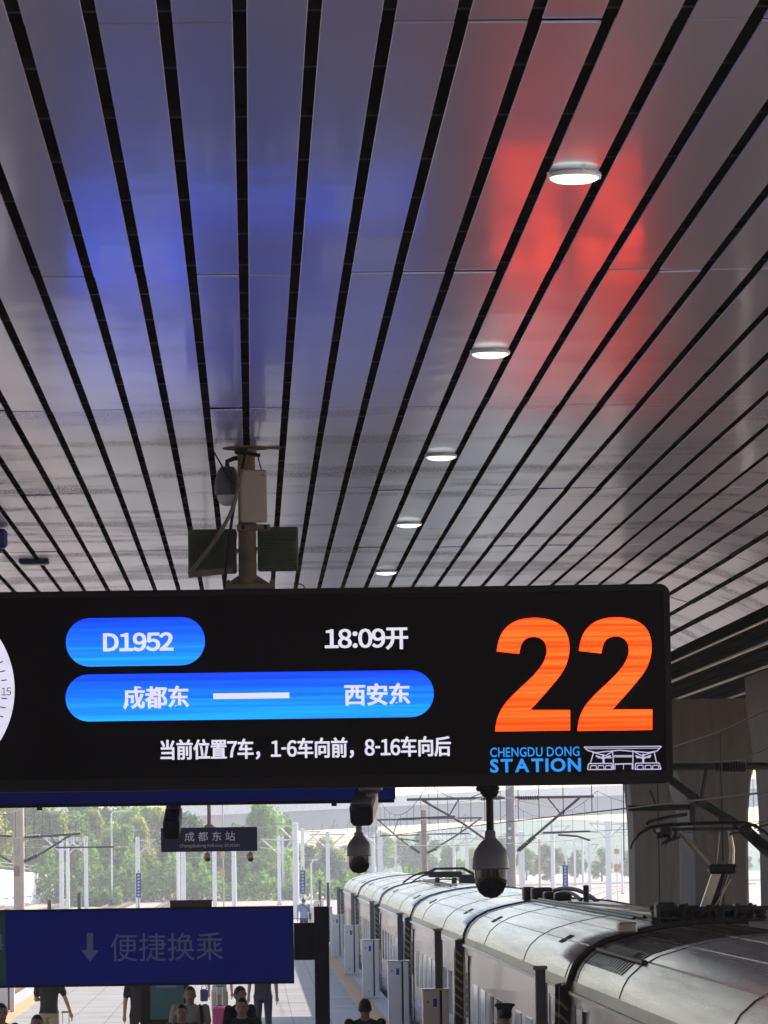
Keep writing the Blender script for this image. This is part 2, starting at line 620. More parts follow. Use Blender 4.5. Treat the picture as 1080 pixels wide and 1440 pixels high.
def text_mb(s, x0, z0, x1, z1, y, fat=0.0, raw=False):
    """Lettering fitted to a rectangle of the plane Y = y, facing the camera side."""
    bold = fat > 0.015 and not raw
    vs, fs, pen = [], [], 0.0
    for ch in s:
        if ch == ' ':
            pen += 0.30
            continue
        g, f = glyph(ch, fat, raw)
        if ch == '-':
            g = [(p[0] * 0.34, p[1]) for p in g]
        a, b = min(p[0] for p in g), max(p[0] for p in g)
        if ch.isdigit():
            adv, dx = 0.57, (0.57 - (b - a)) / 2 - a
        elif ord(ch) < 128:
            adv, dx = b - a + 0.11, 0.055 - a
        else:
            adv, dx = 1.0, 0.0
        o = len(vs)
        vs += [(p[0] + dx + pen, p[1]) for p in g]
        fs += [tuple(o + i for i in q) for q in f]
        pen += adv
    if bold:                                  # struck twice, a hair apart
        n = len(vs)
        vs, fs = vs + [(p[0] + 0.028, p[1]) for p in vs], fs + [tuple(n + i for i in q) for q in fs]
    co = np.array(vs)
    lo, hi = co.min(0), co.max(0)
    mb = MB()
    mb.add([(x0 + (p[0] - lo[0]) / (hi[0] - lo[0]) * (x1 - x0), y - (0.0015 if bold and i >= len(co) // 2 else 0), z0 + (p[1] - lo[1]) / (hi[1] - lo[1]) * (z1 - z0)) for i, p in enumerate(co)], fs)
    return mb


def text_px(s, u0, v0, u1, v1, Y, y, fat=0.0, raw=False):
    a, b = P((u0 + u1) / 2, (v0 + v1) / 2, Y), Y / F
    w, h = (u1 - u0) * b / 2, (v1 - v0) * b / 2
    return text_mb(s, a.x - w, a.z - h, a.x + w, a.z + h, y, fat, raw)


def rrect(x0, z0, x1, z1, r, y, n=8):
    pts = []
    for cx, cz, a0 in ((x1 - r, z1 - r, 0), (x0 + r, z1 - r, pi / 2), (x0 + r, z0 + r, pi), (x1 - r, z0 + r, 3 * pi / 2)):
        pts += [(cx + r * cos(a0 + pi / 2 * i / n), y, cz + r * sin(a0 + pi / 2 * i / n)) for i in range(n + 1)]
    return pts


# ------------------------------------------------------------------ ground, platform, tracks
GZ = -1.5
g = MB()
g.add([(-1000, -80, GZ), (1000, -80, GZ), (1000, 1050, GZ), (-1000, 1050, GZ)], [(0, 1, 2, 3)])
tag(g.build('ground', M['ballast']), kind='structure')

PX0, PX1, PY0, PY1 = -6.2, 3.2, -10.0, 205.0
plat = setting('platform')
MB().box((PX0 + 0.15, PY0, GZ), (PX1 - 0.15, PY1 - 0.1, -0.16)).build('retaining_wall', M['wallface'], plat)
MB().box((PX0 + 0.9, PY0, -0.16), (2.35, PY1 - 0.1, 0)).build('paving', M['granite'], plat)
MB().box((2.35, PY0, -0.16), (2.79, PY1 - 0.1, 0.002)).build('tactile_strip', M['tactile'], plat)
MB().box((PX0 + 0.46, PY0, -0.16), (PX0 + 0.9, PY1 - 0.1, 0.002)).build('tactile_strip', M['tactile'], plat)
MB().box((2.79, PY0, -0.16), (PX1, PY1, 0.0)).build('edge_coping', M['edge'], plat)
MB().box((PX0, PY0, -0.16), (PX0 + 0.46, PY1, 0.0)).build('edge_coping', M['edge'], plat)
ribs = MB()
for i in range(5):                           # raised guiding ribs of the tactile strips
    for x in (2.35, PX0 + 0.46):
        ribs.box((x + 0.05 + i * 0.08, 40, 0.002), (x + 0.085 + i * 0.08, PY1 - 1, 0.008))
tag(ribs.build('tactile_rib', M['tactile'], plat), kind='stuff')


def track(x, y0, y1, n):
    t = thing('railway_track', f'rusty railway track on pale ballast, {n}', 'track', (x, 0, -1.3))
    for s in (-0.75, 0.75):
        MB().box((x + s - 0.035, y0, -1.42), (x + s + 0.035, y1, -1.25)).build('rail', M['rail'], t)
    sl = MB()
    y = y0
    while y < min(y1, 620):
        sl.box((x - 1.25, y, -1.52), (x + 1.25, y + 0.26, -1.42))
        y += 0.75 if y < 300 else 1.5
    tag(sl.build('sleeper', M['sleeper'], t), kind='stuff')


track(5.04, -10, 420, 'under the silver train')
for i, x in enumerate((-7.9, -13.2, -18.4, -23.6, -28.8)):
    track(x, 60 if i else 20, 620, ('beside the platform with the lifting gates', 'second out from the platform with the lifting gates', 'third out from the platform with the lifting gates', 'fourth out from the platform with the lifting gates', 'fifth out, towards the white boundary wall')[i])
for i, x in enumerate((12.5, 17.8, 23.0)):
    track(x, 40, 560, ('just beyond the concrete columns', 'second beyond the concrete columns', 'third beyond the concrete columns')[i])


def curved(pts, n):
    pp = [PZ(u, v, -1.32) for u, v in pts]
    t = thing('railway_track', f'curving railway track sweeping across the ballast, {n}', 'track', pp[0])
    # smooth the polyline
    for _ in range(2):
        q = [pp[0]]
        for a, b in zip(pp, pp[1:]):
            q += [a * 0.75 + b * 0.25, a * 0.25 + b * 0.75]
        pp = q + [pp[-1]]
    for s in (-0.75, 0.75):
        off = []
        for i, p in enumerate(pp):
            d = (pp[min(i + 1, len(pp) - 1)] - pp[max(0, i - 1)]).normalized()
            off.append(p + Vector((d.y, -d.x, 0)) * s)
        MB().tube(off, 0.07, 6).build('rail', M['rail'], t)


curved([(800, 1275), (838, 1262), (852, 1254), (885, 1247), (960, 1244), (1060, 1243)], 'the nearer one behind the train roof')
curved([(690, 1262), (780, 1253), (830, 1248), (900, 1243), (1000, 1240)], 'the farther one behind the train roof')

# ------------------------------------------------------------------ platform canopy: ceiling of aluminium strips
PITCH, X0S = 0.3045, -0.015
CZ = CAM_Z + 3.4


def ceil_z(x):
    return CZ - 0.136 * max(0.0, x - 4.45) ** 2 - 0.136 * max(0.0, -7.45 - x) ** 2


RL = 7.94
ROWS = [17.95 + RL * (i - 2) for i in range(10)]
ceil = setting('ceiling', (0, 0, CZ))
w, ln = 0.2465, RL - 0.04
prof = [(-w / 2, 0.010), (-w / 2, 0.0015), (-w / 2 + 0.0015, 0.0), (w / 2 - 0.0015, 0.0), (w / 2, 0.0015), (w / 2, 0.010)]
pmesh = MB()
pmesh.loft([[(x, y, z) for x, z in prof] for y in (-ln / 2, ln / 2)], True)
panel_me = pmesh.mesh('panel', M['ceil'])
rest = MB()
for r, y0 in enumerate(ROWS[:-1]):
    yc = y0 + RL / 2
    for k in range(-31, 22):
        x = X0S + PITCH * (k + 0.5)
        if x > 6.3 or x < -9.4:
            continue
        z = ceil_z(x)
        slope = math.atan((ceil_z(x + 0.1) - ceil_z(x - 0.1)) / 0.2)
        lim = -0.062 * (y0 + RL) - 0.4
        seen = 1 <= r <= 6 and lim < x < 0.118 * (y0 + RL) + 0.4 or r in (7, 8) and x > 5.0
        if seen:
            o = link('panel', panel_me, ceil)
            o.location = (x, yc, z - CZ + random.uniform(-0.002, 0.002))
            o.rotation_euler = (random.gauss(0, 0.0011), -slope + random.gauss(0, 0.004), 0)
        else:
            c, s = cos(slope), sin(slope)
            rest.loft([[(x + px * c - pz * s, y, z + px * s + pz * c) for px, pz in prof] for y in (yc - ln / 2, yc + ln / 2)], True)
tag(rest.build('panel_field', M['ceil'], ceil), kind='stuff')
deck = MB()
xs = [-9.6 + 0.3985 * i for i in range(41)]
deck.loft([[(x, y, ceil_z(x) + 0.22) for x in xs] + [(x, y, ceil_z(x) + 0.62) for x in xs[::-1]] for y in (ROWS[0], ROWS[-1])], True)
deck.build('deck', M['void'], ceil)
car = MB()
y = 10.0
while y < ROWS[-1]:
    car.loft([[(x, yy, ceil_z(x) + 0.042) for x in xs[1:-1]] + [(x, yy, ceil_z(x) + 0.085) for x in xs[-2:0:-1]] for yy in (y, y + 0.05)], True)
    y += 1.313
tag(car.build('carrier_rail', M['rail_dark'], ceil), kind='stuff')
MB().box((6.357, ROWS[0], ceil_z(6.357) - 0.004), (6.385, ROWS[-1], ceil_z(6.357) + 0.62)).build('edge_trim', M['soffit'], ceil)
# fascia at the ends of the deck
MB().box((-9.6, ROWS[-1], CZ - 0.04), (4.4, ROWS[-1] + 0.15, CZ + 0.6)).build('end_fascia', M['soffit'], ceil)

lampn = ['nearest and largest of the row', 'second from the large near one', 'third from the large near one', 'fourth from the large near one', 'fifth, just above the display board']
for i in range(6):
    y = 22.08 + RL * i
    x, z = 1.665, CZ
    t = thing('ceiling_lamp', f'lit round ceiling lamp between the strips, {lampn[i] if i < 5 else "hidden behind the display board"}', 'lamp', (x, y, z), 'round lamps in the canopy ceiling')
    MB().lathe([(0.118, 0.0), (0.136, -0.003), (0.139, -0.016), (0.132, -0.025), (0.122, -0.027), (0.12, -0.022)], (x, y, z), 32).build('rim', M['lamp_rim'], t, True)
    MB().lathe([(0.126, -0.023), (0.121, -0.034), (0.095, -0.046), (0.05, -0.053), (0.005, -0.055)], (x, y, z), 28).build('diffuser', M['lamp_on'], t, True)
    clip = MB()
    for a in (0.3, 1.7, 3.4, 5.0):
        clip.cbox((x + 0.136 * cos(a), y + 0.136 * sin(a), z - 0.014), (0.018, 0.018, 0.026))
    tag(clip.build('clip', M['lamp_rim'], t), kind='stuff')
# unlit flat lamp and a small blue box further left
c = P(48, 807, 51)
t = thing('ceiling_lamp', 'unlit flat blue grey ceiling fitting near the top left of the display board', 'lamp', (c.x, 51, CZ))
MB().cbox((c.x, 51, CZ - 0.025), (0.34, 0.34, 0.05), 0, 0.01).build('housing', M['stationgrey'], t)
MB().cbox((c.x, 51, CZ - 0.055), (0.27, 0.27, 0.012), 0, 0.003).build('diffuser', M['tealcase'], t)
c = P(2, 743, 46)
t = thing('hanging_box', 'small blue box hanging under the ceiling at the edge of the frame', 'bracket', (c.x, 46, CZ))
MB().cbox((c.x - 0.02, 46, CZ - 0.11), (0.16, 0.2, 0.2), 0, 0.03).build('housing', M['blueplate'], t)
MB().cbox((c.x - 0.03, 46, CZ - 0.235), (0.07, 0.09, 0.05), 0, 0.012).build('foot', M['tealcase'], t)

MB().box((-9.4, -40, CZ - 0.02), (6.35, ROWS[0] - 0.02, CZ + 0.6)).build('back_field', M['ceil'], ceil)
side = setting('shade_canopy', (-19, 0, 6.5))  # unseen slab added to the left to shade the ambient light
MB().box((-26, -40, 6.5), (-12.6, 62, 7.1)).build('slab', M['ceil'], side)
for y in (-20, 10, 40, 58):
    MB().tube([(-19, y, GZ), (-19, y, 6.49)], 0.35, 14).build('post', M['mastgrey'], side, True)
left_block = thing('light_block_shed', 'long grey block added on the far left, outside the frame, to darken reflections', 'building', (-44, 60, GZ))  # unseen block, added so the train roof reflects something darker than sky
MB().box((-50, -40, GZ), (-40, 190, 13)).build('wall', M['mastgrey'], left_block)
MB().box((-51, -41, 13), (-39, 191, 13.6)).build('roof', M['soffit'], left_block)
for i in range(16):
    MB().box((-40.03, -34 + i * 14, 2), (-39.98, -25 + i * 14, 7)).build('shutter', M['stationgrey'], left_block)
hall = thing('unseen_concourse', 'unseen grey concourse building added behind the viewer to cut the fill light', 'building', (0, -40, GZ))  # added out of view to darken the fill from behind the camera
MB().box((-60, -46, GZ), (60, -40.02, 14)).build('wall', M['pier'], hall)
MB().box((-62, -47, 14), (62, -38, 14.6)).build('roof', M['soffit'], hall)
for i in range(12):
    MB().box((-55 + i * 9.3, -40.06, 3), (-47.5 + i * 9.3, -40.021, 9)).build('window', M['glass'], hall)

# ------------------------------------------------------------------ dark soffit over the far track with its concrete columns
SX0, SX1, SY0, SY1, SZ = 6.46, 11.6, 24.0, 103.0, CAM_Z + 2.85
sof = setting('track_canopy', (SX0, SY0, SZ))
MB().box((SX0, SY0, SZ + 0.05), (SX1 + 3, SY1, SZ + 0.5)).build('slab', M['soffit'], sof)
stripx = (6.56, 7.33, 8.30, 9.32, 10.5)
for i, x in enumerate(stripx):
    MB().box((x - 0.022, SY0, SZ - 0.018), (x + 0.022, SY1 - 0.3, SZ + 0.048)).build('lit_edge_strip', M['strip'], sof)
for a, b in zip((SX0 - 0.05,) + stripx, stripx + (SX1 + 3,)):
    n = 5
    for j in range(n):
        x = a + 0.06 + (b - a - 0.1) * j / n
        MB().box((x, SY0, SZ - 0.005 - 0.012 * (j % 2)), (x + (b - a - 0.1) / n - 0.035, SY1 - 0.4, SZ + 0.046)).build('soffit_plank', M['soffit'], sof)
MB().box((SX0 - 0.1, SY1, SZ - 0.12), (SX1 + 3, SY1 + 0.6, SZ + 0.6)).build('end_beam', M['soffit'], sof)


def column(Yf, x0, x1, dep, label, flare_l, flare_r):
    t = thing('concrete_column', label, 'column', ((x0 + x1) / 2, Yf + dep / 2, GZ), 'concrete columns beside the train')
    shaft = MB()
    ztop = SZ - 0.01
    zs = [GZ, 3.4, 4.2, 4.8, 5.2, 5.6, 6.0, ztop]
    fr = [0, 0, 0.06, 0.22, 0.45, 0.72, 0.95, 1.0]
    rings = []
    for z, f in zip(zs, fr):
        a, b, k = x0 - flare_l * f, x1 + flare_r * f, 0.05
        rings.append([(a + k, Yf, z), (b - k, Yf, z), (b, Yf + k, z), (b, Yf + dep - k, z), (b - k, Yf + dep, z), (a + k, Yf + dep, z), (a, Yf + dep - k, z), (a, Yf + k, z)])
    shaft.loft(rings, True)
    shaft.build('shaft', M['concrete'], t)
    jn = MB()
    xm = x0 + (x1 - x0) * 0.52
    jn.box((xm - 0.012, Yf - 0.006, GZ), (xm + 0.012, Yf + 0.02, 5.2))
    jn.build('joint', M['soffit'], t)
    # board marks of the formwork
    for j in range(1, 5):
        x = x0 + (x1 - x0) * j / 5
        MB().box((x - 0.006, Yf - 0.004, GZ), (x + 0.006, Yf + 0.01, 4.1)).build('form_line', M['concrete'], t)


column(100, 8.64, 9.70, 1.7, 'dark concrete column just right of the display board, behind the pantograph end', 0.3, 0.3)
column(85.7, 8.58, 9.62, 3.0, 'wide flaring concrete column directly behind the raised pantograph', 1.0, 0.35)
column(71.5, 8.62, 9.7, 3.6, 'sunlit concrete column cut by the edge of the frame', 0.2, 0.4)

# ------------------------------------------------------------------ LED departure board
BY = 37.0
K = BY / F
tr, bl = P(943, 823, BY), P(943, 1101, BY)
BX1 = (P(943, 823, BY).x + P(945, 1095, BY).x) / 2
BX0 = BX1 - 9.6
BZ1, BZ0 = P(540, 826, BY).z, P(540, 1107, BY).z
bd = thing('departure_board', 'long black LED departure board showing an orange 22 and blue train pills', 'display board', ((BX0 + BX1) / 2, BY, BZ0))
MB().prism(rrect(BX0, BZ0, BX1, BZ1, 0.085, BY + 0.02), (0, 0.30, 0)).build('casing', M['black'], bd)
bz = MB()
o_, i_ = rrect(BX0, BZ0, BX1, BZ1, 0.085, BY - 0.012), rrect(BX0 + 0.05, BZ0 + 0.10, BX1 - 0.05, BZ1 - 0.05, 0.03, BY - 0.012)
n = len(o_)
bz.add(o_ + i_ + [(x, BY + 0.02, z) for x, y, z in o_] + [(x, BY + 0.02, z) for x, y, z in i_],
       [(j, (j + 1) % n, n + (j + 1) % n, n + j) for j in range(n)] + [(j, (j + 1) % n, 2 * n + (j + 1) % n, 2 * n + j) for j in range(n)] + [(n + j, n + (j + 1) % n, 3 * n + (j + 1) % n, 3 * n + j) for j in range(n)])
bz.build('bezel', M['black'], bd)
scr = MB().box((BX0 + 0.05, BY, BZ0 + 0.10), (BX1 - 0.05, BY + 0.02, BZ1 - 0.05)).build('screen', M['led'], bd)
T1, T2 = BY - 0.003, BY - 0.006


def flat(pts, name, mat, parent=bd):
    m_ = MB()
    pts = [Vector(p) for p in pts]
    m_.add(pts, [tuple(t_) for t_ in geometry.tessellate_polygon([pts])])
    return m_.build(name, mat, parent)


def pill(u0, v0, u1, v1):
    c_ = P((u0 + u1) / 2, (v0 + v1) / 2, BY)
    w_, h_ = (u1 - u0) * K / 2, (v1 - v0) * K / 2
    return flat(rrect(c_.x - w_, c_.z - h_, c_.x + w_, c_.z + h_, h_ * 0.995, T1, 14), 'blue_pill', M['pill'])


pill(93, 868.5, 288, 936.5)
pill(93, 945.5, 610, 1011.5)
text_px('D1952', 145, 889.5, 244, 916, BY, T2, 0.026).build('lettering', M['white_led'], bd)
text_px('18:09开', 456.5, 883, 574, 914, BY, T2, 0.02).build('lettering', M['white_led'], bd)
text_px('成都东', 173, 964.5, 266, 997, BY, T2, 0.02).build('lettering', M['white_led'], bd)
text_px('西安东', 484, 960.5, 577, 992, BY, T2, 0.02).build('lettering', M['white_led'], bd)
a = P(353.5, 978.5, BY)
flat([(a.x - 53.5 * K, T2, a.z - 4 * K), (a.x + 53.5 * K, T2, a.z - 4 * K), (a.x + 53.5 * K, T2, a.z + 4 * K), (a.x - 53.5 * K, T2, a.z + 4 * K)], 'route_dash', M['white_led'])
text_px('当前位置7车，1-6车向前，8-16车向后', 226, 1037.5, 634, 1067, BY, T2, 0.018).build('lettering', M['white_led'], bd)
two = [(313, 457), (523, 454), (523, 397), (411, 397), (440, 365), (475, 325), (503, 290), (518, 255), (522, 225), (519, 195), (507, 168), (485, 150), (455, 140),
       (421, 137), (385, 141), (355, 154), (333, 176), (322, 203), (317, 232), (380, 239), (384, 215), (395, 198), (412, 191), (430, 191), (447, 199), (457, 215),
       (458, 238), (450, 262), (430, 290), (400, 320), (365, 352), (335, 385), (320, 415), (315, 437)]
keep = {(313, 457), (523, 454), (523, 397), (411, 397), (317, 232), (380, 239)}
for _ in range(2):
    q = []
    for a_, b_ in zip(two, two[1:] + two[:1]):
        q += ([a_] if a_ in keep else [(a_[0] * .75 + b_[0] * .25, a_[1] * .75 + b_[1] * .25)]) + ([] if b_ in keep else [(a_[0] * .25 + b_[0] * .75, a_[1] * .25 + b_[1] * .75)])
    two = q
for sh in (0, 231):
    pts = [P(540 + (x + sh) / 2, 800 + (y - (1.5 if sh else 0)) / 2, BY) for x, y in two]
    flat([(p.x, T2, p.z) for p in pts], 'platform_digit', M['orange_led'])
text_px('CHENGDU DONG', 689, 1050.5, 815, 1064, BY, T2, 0.012, True).build('lettering', M['blue_txt'], bd)
text_px('STATION', 689, 1066.5, 817, 1086, BY, T2, 0.03, True).build('lettering', M['blue_txt'], bd)
ic = MB()


def ln_(pts, wd=1.5):
    """A drawn line of the station emblem; points are in a 3.6x view of the photograph."""
    q = [P(660 + x / 3.6, 1030 + y / 3.6, BY) for x, y in pts]
    for p0, p1 in zip(q, q[1:]):
        d = (p1 - p0).normalized()
        nn = Vector((-d.z, 0, d.x)) * wd * K / 2
        ic.add([(p.x + s * nn.x, T2, p.z + s * nn.z) for p, s in ((p0, 1), (p1, 1), (p1, -1), (p0, -1))], [(0, 1, 2, 3)])


ln_([(580, 74), (972, 70), (950, 94), (905, 102), (760, 90), (640, 102), (600, 92), (580, 74)])
ln_([(588, 83), (968, 79)], 1.0)
ln_([(622, 100), (690, 118), (730, 92)]); ln_([(826, 92), (872, 118), (936, 98)])
ln_([(628, 104), (612, 158)]); ln_([(936, 100), (948, 156)]); ln_([(725, 98), (732, 188)]); ln_([(828, 96), (828, 188)])
ln_([(640, 118), (676, 132), (716, 118)], 2.2); ln_([(840, 118), (880, 132), (920, 116)], 2.2)
ln_([(676, 110), (680, 156)], 3.0); ln_([(880, 108), (880, 156)], 3.0)
ln_([(650, 128), (720, 128)], 1.6); ln_([(846, 128), (916, 126)], 1.6)
ln_([(732, 118), (826, 118)]); ln_([(732, 124), (826, 124)], 1.0)
ln_([(598, 188), (604, 158), (722, 157), (728, 187), (598, 188)]); ln_([(838, 187), (842, 156), (960, 154), (970, 186), (838, 187)])
for x0 in (612, 650, 688):
    ln_([(x0, 186), (x0 + 3, 168), (x0 + 30, 168), (x0 + 32, 186)], 1.2)
for x0 in (850, 890, 928):
    ln_([(x0, 186), (x0, 167), (x0 + 28, 166), (x0 + 31, 186)], 1.2)
ln_([(736, 160), (822, 158)]); ln_([(738, 187), (738, 162), (824, 160), (824, 187)], 1.0); ln_([(780, 160), (780, 187)], 1.0)
ic.build('station_emblem', M['line_led'], bd)
# round clock dial at the left end
cc, cr = P(-116, 971, BY), 136 * K
flat([(cc.x + cr * cos(2 * pi * j / 96), T1, cc.z + cr * sin(2 * pi * j / 96)) for j in range(96)], 'clock_dial', M['clock_led'])
tk = MB()
for j in range(60):
    if j == 0:
        continue
    an = 2 * pi * j / 60
    r0, r1 = (118 * K, 126 * K)
    d, nn = Vector((cos(an), 0, sin(an))), Vector((-sin(an), 0, cos(an))) * 0.75 * K
    tk.add([(cc.x + d.x * r + s * nn.x, T2, cc.z + d.z * r + s * nn.z) for r, s in ((r0, 1), (r1, 1), (r1, -1), (r0, -1))], [(0, 1, 2, 3)])
tk.build('clock_tick', M['mark'], bd)
text_px('15', 2.5, 967, 15.5, 978, BY, T2, 0.0).build('lettering', M['mark'], bd)

# ---- hanger pole of the board, with what is fixed to it
px_, Yp = P(347, 700, 37.15).x, 37.15
hp = thing('hanger_pole', 'rusty yellowish pole carrying the departure board from the ceiling', 'pole', (px_, Yp, BZ1))
pole_top = ceil_z(px_) + 0.02
MB().tube([(px_, Yp, BZ1), (px_, Yp, BZ1 + 0.4), (px_, Yp, BZ1 + 0.9), (px_, Yp, pole_top)], [0.078, 0.076, 0.075, 0.075], 18).build('tube', M['poleold'], hp, True)
MB().cbox((px_ + 0.02, Yp, BZ1 + 0.025), (0.42, 0.26, 0.05), 0, 0.008).build('base_plate', M['poleold'], hp)
for s in (-1, 1):
    MB().prism([(px_ + s * 0.07, Yp - 0.01, BZ1 + 0.05), (px_ + s * 0.19, Yp - 0.01, BZ1 + 0.05), (px_ + s * 0.07, Yp - 0.01, BZ1 + 0.13)], (0, 0.02, 0)).build('gusset', M['poleold'], hp)
    for dy in (-0.1, 0.1):
        MB().lathe([(0.016, 0), (0.016, 0.02), (0.01, 0.024), (0.01, 0.035)], (px_ + s * 0.18 + 0.02, Yp + dy, BZ1 + 0.05), 8).build('bolt', M['poleold'], hp)
MB().lathe([(0.20, 0.0), (0.20, -0.012), (0.09, -0.02), (0.088, -0.06)], (px_, Yp, pole_top - 0.015), 18).build('ceiling_flange', M['poleold'], hp, True)
MB().lathe([(0.084, 0), (0.088, 0.01), (0.088, 0.05), (0.084, 0.06)], (px_, Yp, BZ1 + 0.5), 16).build('clamp', M['conduit'], hp, True)


def BP(u, v, y=37.0):
    return P(u, v, y)


# white equipment box
a, b = BP(337, 661, 36.95), BP(376, 734, 36.95)
t = thing('equipment_box', 'ivory equipment box strapped to the pole above the board', 'box', ((a.x + b.x) / 2, 36.95, b.z))
MB().cbox(((a.x + b.x) / 2, 36.98, (a.z + b.z) / 2), (b.x - a.x, 0.11, a.z - b.z), 0, 0.012).build('housing', M['apbox'], t)
MB().cbox(((a.x + b.x) / 2 + 0.085, 36.923, a.z - 0.05), (0.035, 0.006, 0.012)).build('label_strip', M['warn'], t)
MB().cbox(((a.x + b.x) / 2, 37.03, b.z - 0.04), (0.27, 0.04, 0.05), 0, 0.006).build('bracket', M['conduit'], t)
for sx in (-0.09, 0.1):
    MB().tube([((a.x + b.x) / 2 + sx, 37.0, b.z - 0.02), ((a.x + b.x) / 2 + sx, 37.0, b.z - 0.055)], 0.013, 8).build('cable_gland', M['cable'], t)
# dome camera on a short arm, left
a = BP(320, 690, 37.3)
t = thing('dome_camera', 'grey hooded dome camera hanging beside the hanger pole', 'camera', (a.x, 37.3, a.z))
MB().lathe([(0.035, 0.205), (0.06, 0.20), (0.085, 0.16), (0.105, 0.09), (0.11, 0.0), (0.108, -0.03), (0.098, -0.04)], a, 20).build('hood', M['camwhite'], t, True)
MB().lathe([(0.088, -0.04), (0.084, -0.075), (0.062, -0.112), (0.03, -0.13), (0.004, -0.133)], a, 18).build('dome', M['parapet'], t, True)
MB().tube([(a.x, 37.3, a.z + 0.2), (a.x, 37.3, a.z + 0.25), (a.x + 0.06, 37.25, a.z + 0.27), (px_, 37.2, a.z + 0.27)], 0.02, 8).build('arm', M['cable'], t, True)
# floodlights each side of the pole
for u0, u1, v0, v1, lab, sl in ((264, 333, 744, 806, 'green grey floodlight left of the pole with a sagging lower lip', -1), (362, 420, 741, 802, 'finned green floodlight to the right side of the pole, above the board', 1)):
    a, b = BP(u0, v0, 37.2), BP(u1, v1, 37.2)
    cx, cz, ww, hh = (a.x + b.x) / 2, (a.z + b.z) / 2, b.x - a.x, a.z - b.z
    t = thing('floodlight', lab, 'floodlight', (cx, 37.2, cz), 'floodlights on the board pole')
    MB().cbox((cx, 37.28, cz), (ww, 0.10, hh), 0, 0.012).build('housing', M['lampgreen'], t)
    MB().cbox((cx, 37.36, cz - 0.01), (ww * 0.95, 0.03, hh * 0.9), 0, 0.005).build('lens_frame', M['conduit'], t)
    if sl > 0:
        for j in range(15):
            zz = cz - hh / 2 + 0.03 + (hh - 0.07) * j / 14
            MB().box((cx - ww * 0.45, 37.165, zz - 0.004), (cx + ww * 0.43, 37.23, zz + 0.004)).build('cooling_fin', M['lampgreen'], t)
    else:
        for j in range(13):
            xx = cx - ww * 0.44 + ww * 0.88 * j / 12
            MB().bar((xx, 37.22, cz - hh * 0.38), (xx + 0.03, 37.22, cz + hh * 0.42), 0.006, 0.05, up=(0, 1, 0)).build('cooling_fin', M['lampgreen'], t)
        MB().bar((cx - ww * 0.5, 37.19, cz - hh * 0.53), (cx + ww * 0.42, 37.19, cz - hh * 0.44), 0.03, 0.05).build('lower_lip', M['conduit'], t)
    MB().bar((cx + (-sl) * ww * 0.5, 37.22, cz), (px_ + sl * 0.05, 37.18, cz), 0.05, 0.03).build('bracket', M['conduit'], t)
# cables
def cable(pts, r, label, mat='cable'):
    q = [BP(u, v, y) for u, v, y in pts]
    for _ in range(2):
        s = [q[0]]
        for p0, p1 in zip(q, q[1:]):
            s += [p0 * 0.75 + p1 * 0.25, p0 * 0.25 + p1 * 0.75]
        q = s + [q[-1]]
    return tag(MB().tube(q, r, 7).build('cable', M[mat], None, True), label, 'cable')


cable([(347, 628, 37.0), (338, 672, 36.9), (328, 716, 36.9), (322, 760, 36.95), (318, 800, 37.0), (316, 826, 37.05)], 0.013, 'thick black cable falling along the left of the hanger pole')
cable([(340, 660, 36.9), (330, 712, 36.85), (308, 752, 36.9), (280, 790, 37.0), (266, 806, 37.1)], 0.017, 'grey conduit sweeping from the pole to the left floodlight', 'conduit')
cable([(300, 634, 37.2), (312, 655, 37.2), (330, 685, 37.1), (342, 700, 37.0)], 0.007, 'thin brown lead from the ceiling to the dome camera')
cable([(362, 640, 37.0), (366, 655, 36.95), (368, 663, 36.95)], 0.006, 'thin lead into the top of the ivory box')
cable([(350, 623, 37.2), (375, 610, 38.0), (390, 603, 38.6), (405, 608, 39.2), (415, 622, 39.6)], 0.006, 'slack thin wire lying along the ceiling beside the pole')
a, b = BP(352, 627, 37.1), BP(394, 629, 37.1)
tag(MB().bar((a.x, 37.1, a.z), (b.x, 37.1, b.z), 0.05, 0.035).build('ceiling_bracket', M['poleold']), 'pale metal bracket sticking out sideways at the pole top', 'bracket')
tag(MB().bar((BP(330, 634).x, 37.05, BP(330, 634).z), (BP(366, 640).x, 37.05, BP(366, 640).z), 0.05, 0.03).build('ceiling_bracket', M['cable']), 'dark cross clamp around the pole under the ceiling', 'bracket')
c = BP(421, 824, 37.1)
tag(MB().tube([(c.x + 0.045 * cos(q), 37.1, BZ1 + 0.045 * sin(q) - 0.002) for q in [pi * i / 10 for i in range(11)]], 0.006, 6).build('lifting_eye', M['poleold'], None, True), 'small wire lifting loop on the top of the display board', 'loop')

# ---- cameras under the board
a = BP(690, 1212, 37.15)
t = thing('dome_camera', 'large dark dome camera hanging on a long stem under the 22', 'camera', (a.x, 37.15, a.z))
z_ = BZ0
MB().cbox((BP(687, 1108).x, 37.15, z_ - 0.022), (0.19, 0.19, 0.044), 0, 0.012).build('bracket', M['black'], t)
MB().lathe([(0.085, -0.044), (0.062, -0.085), (0.038, -0.10)], (a.x, 37.15, z_), 16).build('bracket_cone', M['black'], t, True)
zt = BP(690, 1180, 37.15).z
MB().tube([(a.x, 37.15, z_ - 0.09), (a.x, 37.15, zt)], 0.032, 12).build('stem', M['black'], t, True)
MB().lathe([(0.034, 0.075), (0.046, 0.06), (0.046, 0.02), (0.055, 0.0), (0.095, -0.04), (0.135, -0.10), (0.152, -0.17), (0.158, -0.245), (0.146, -0.255)], (a.x, 37.15, zt), 26).build('hood', M['camwhite'], t, True)
MB().lathe([(0.142, -0.25), (0.137, -0.32), (0.132, -0.38), (0.10, -0.45), (0.055, -0.485), (0.004, -0.495)], (a.x, 37.15, zt), 24).build('dome', M['camblack'], t, True)

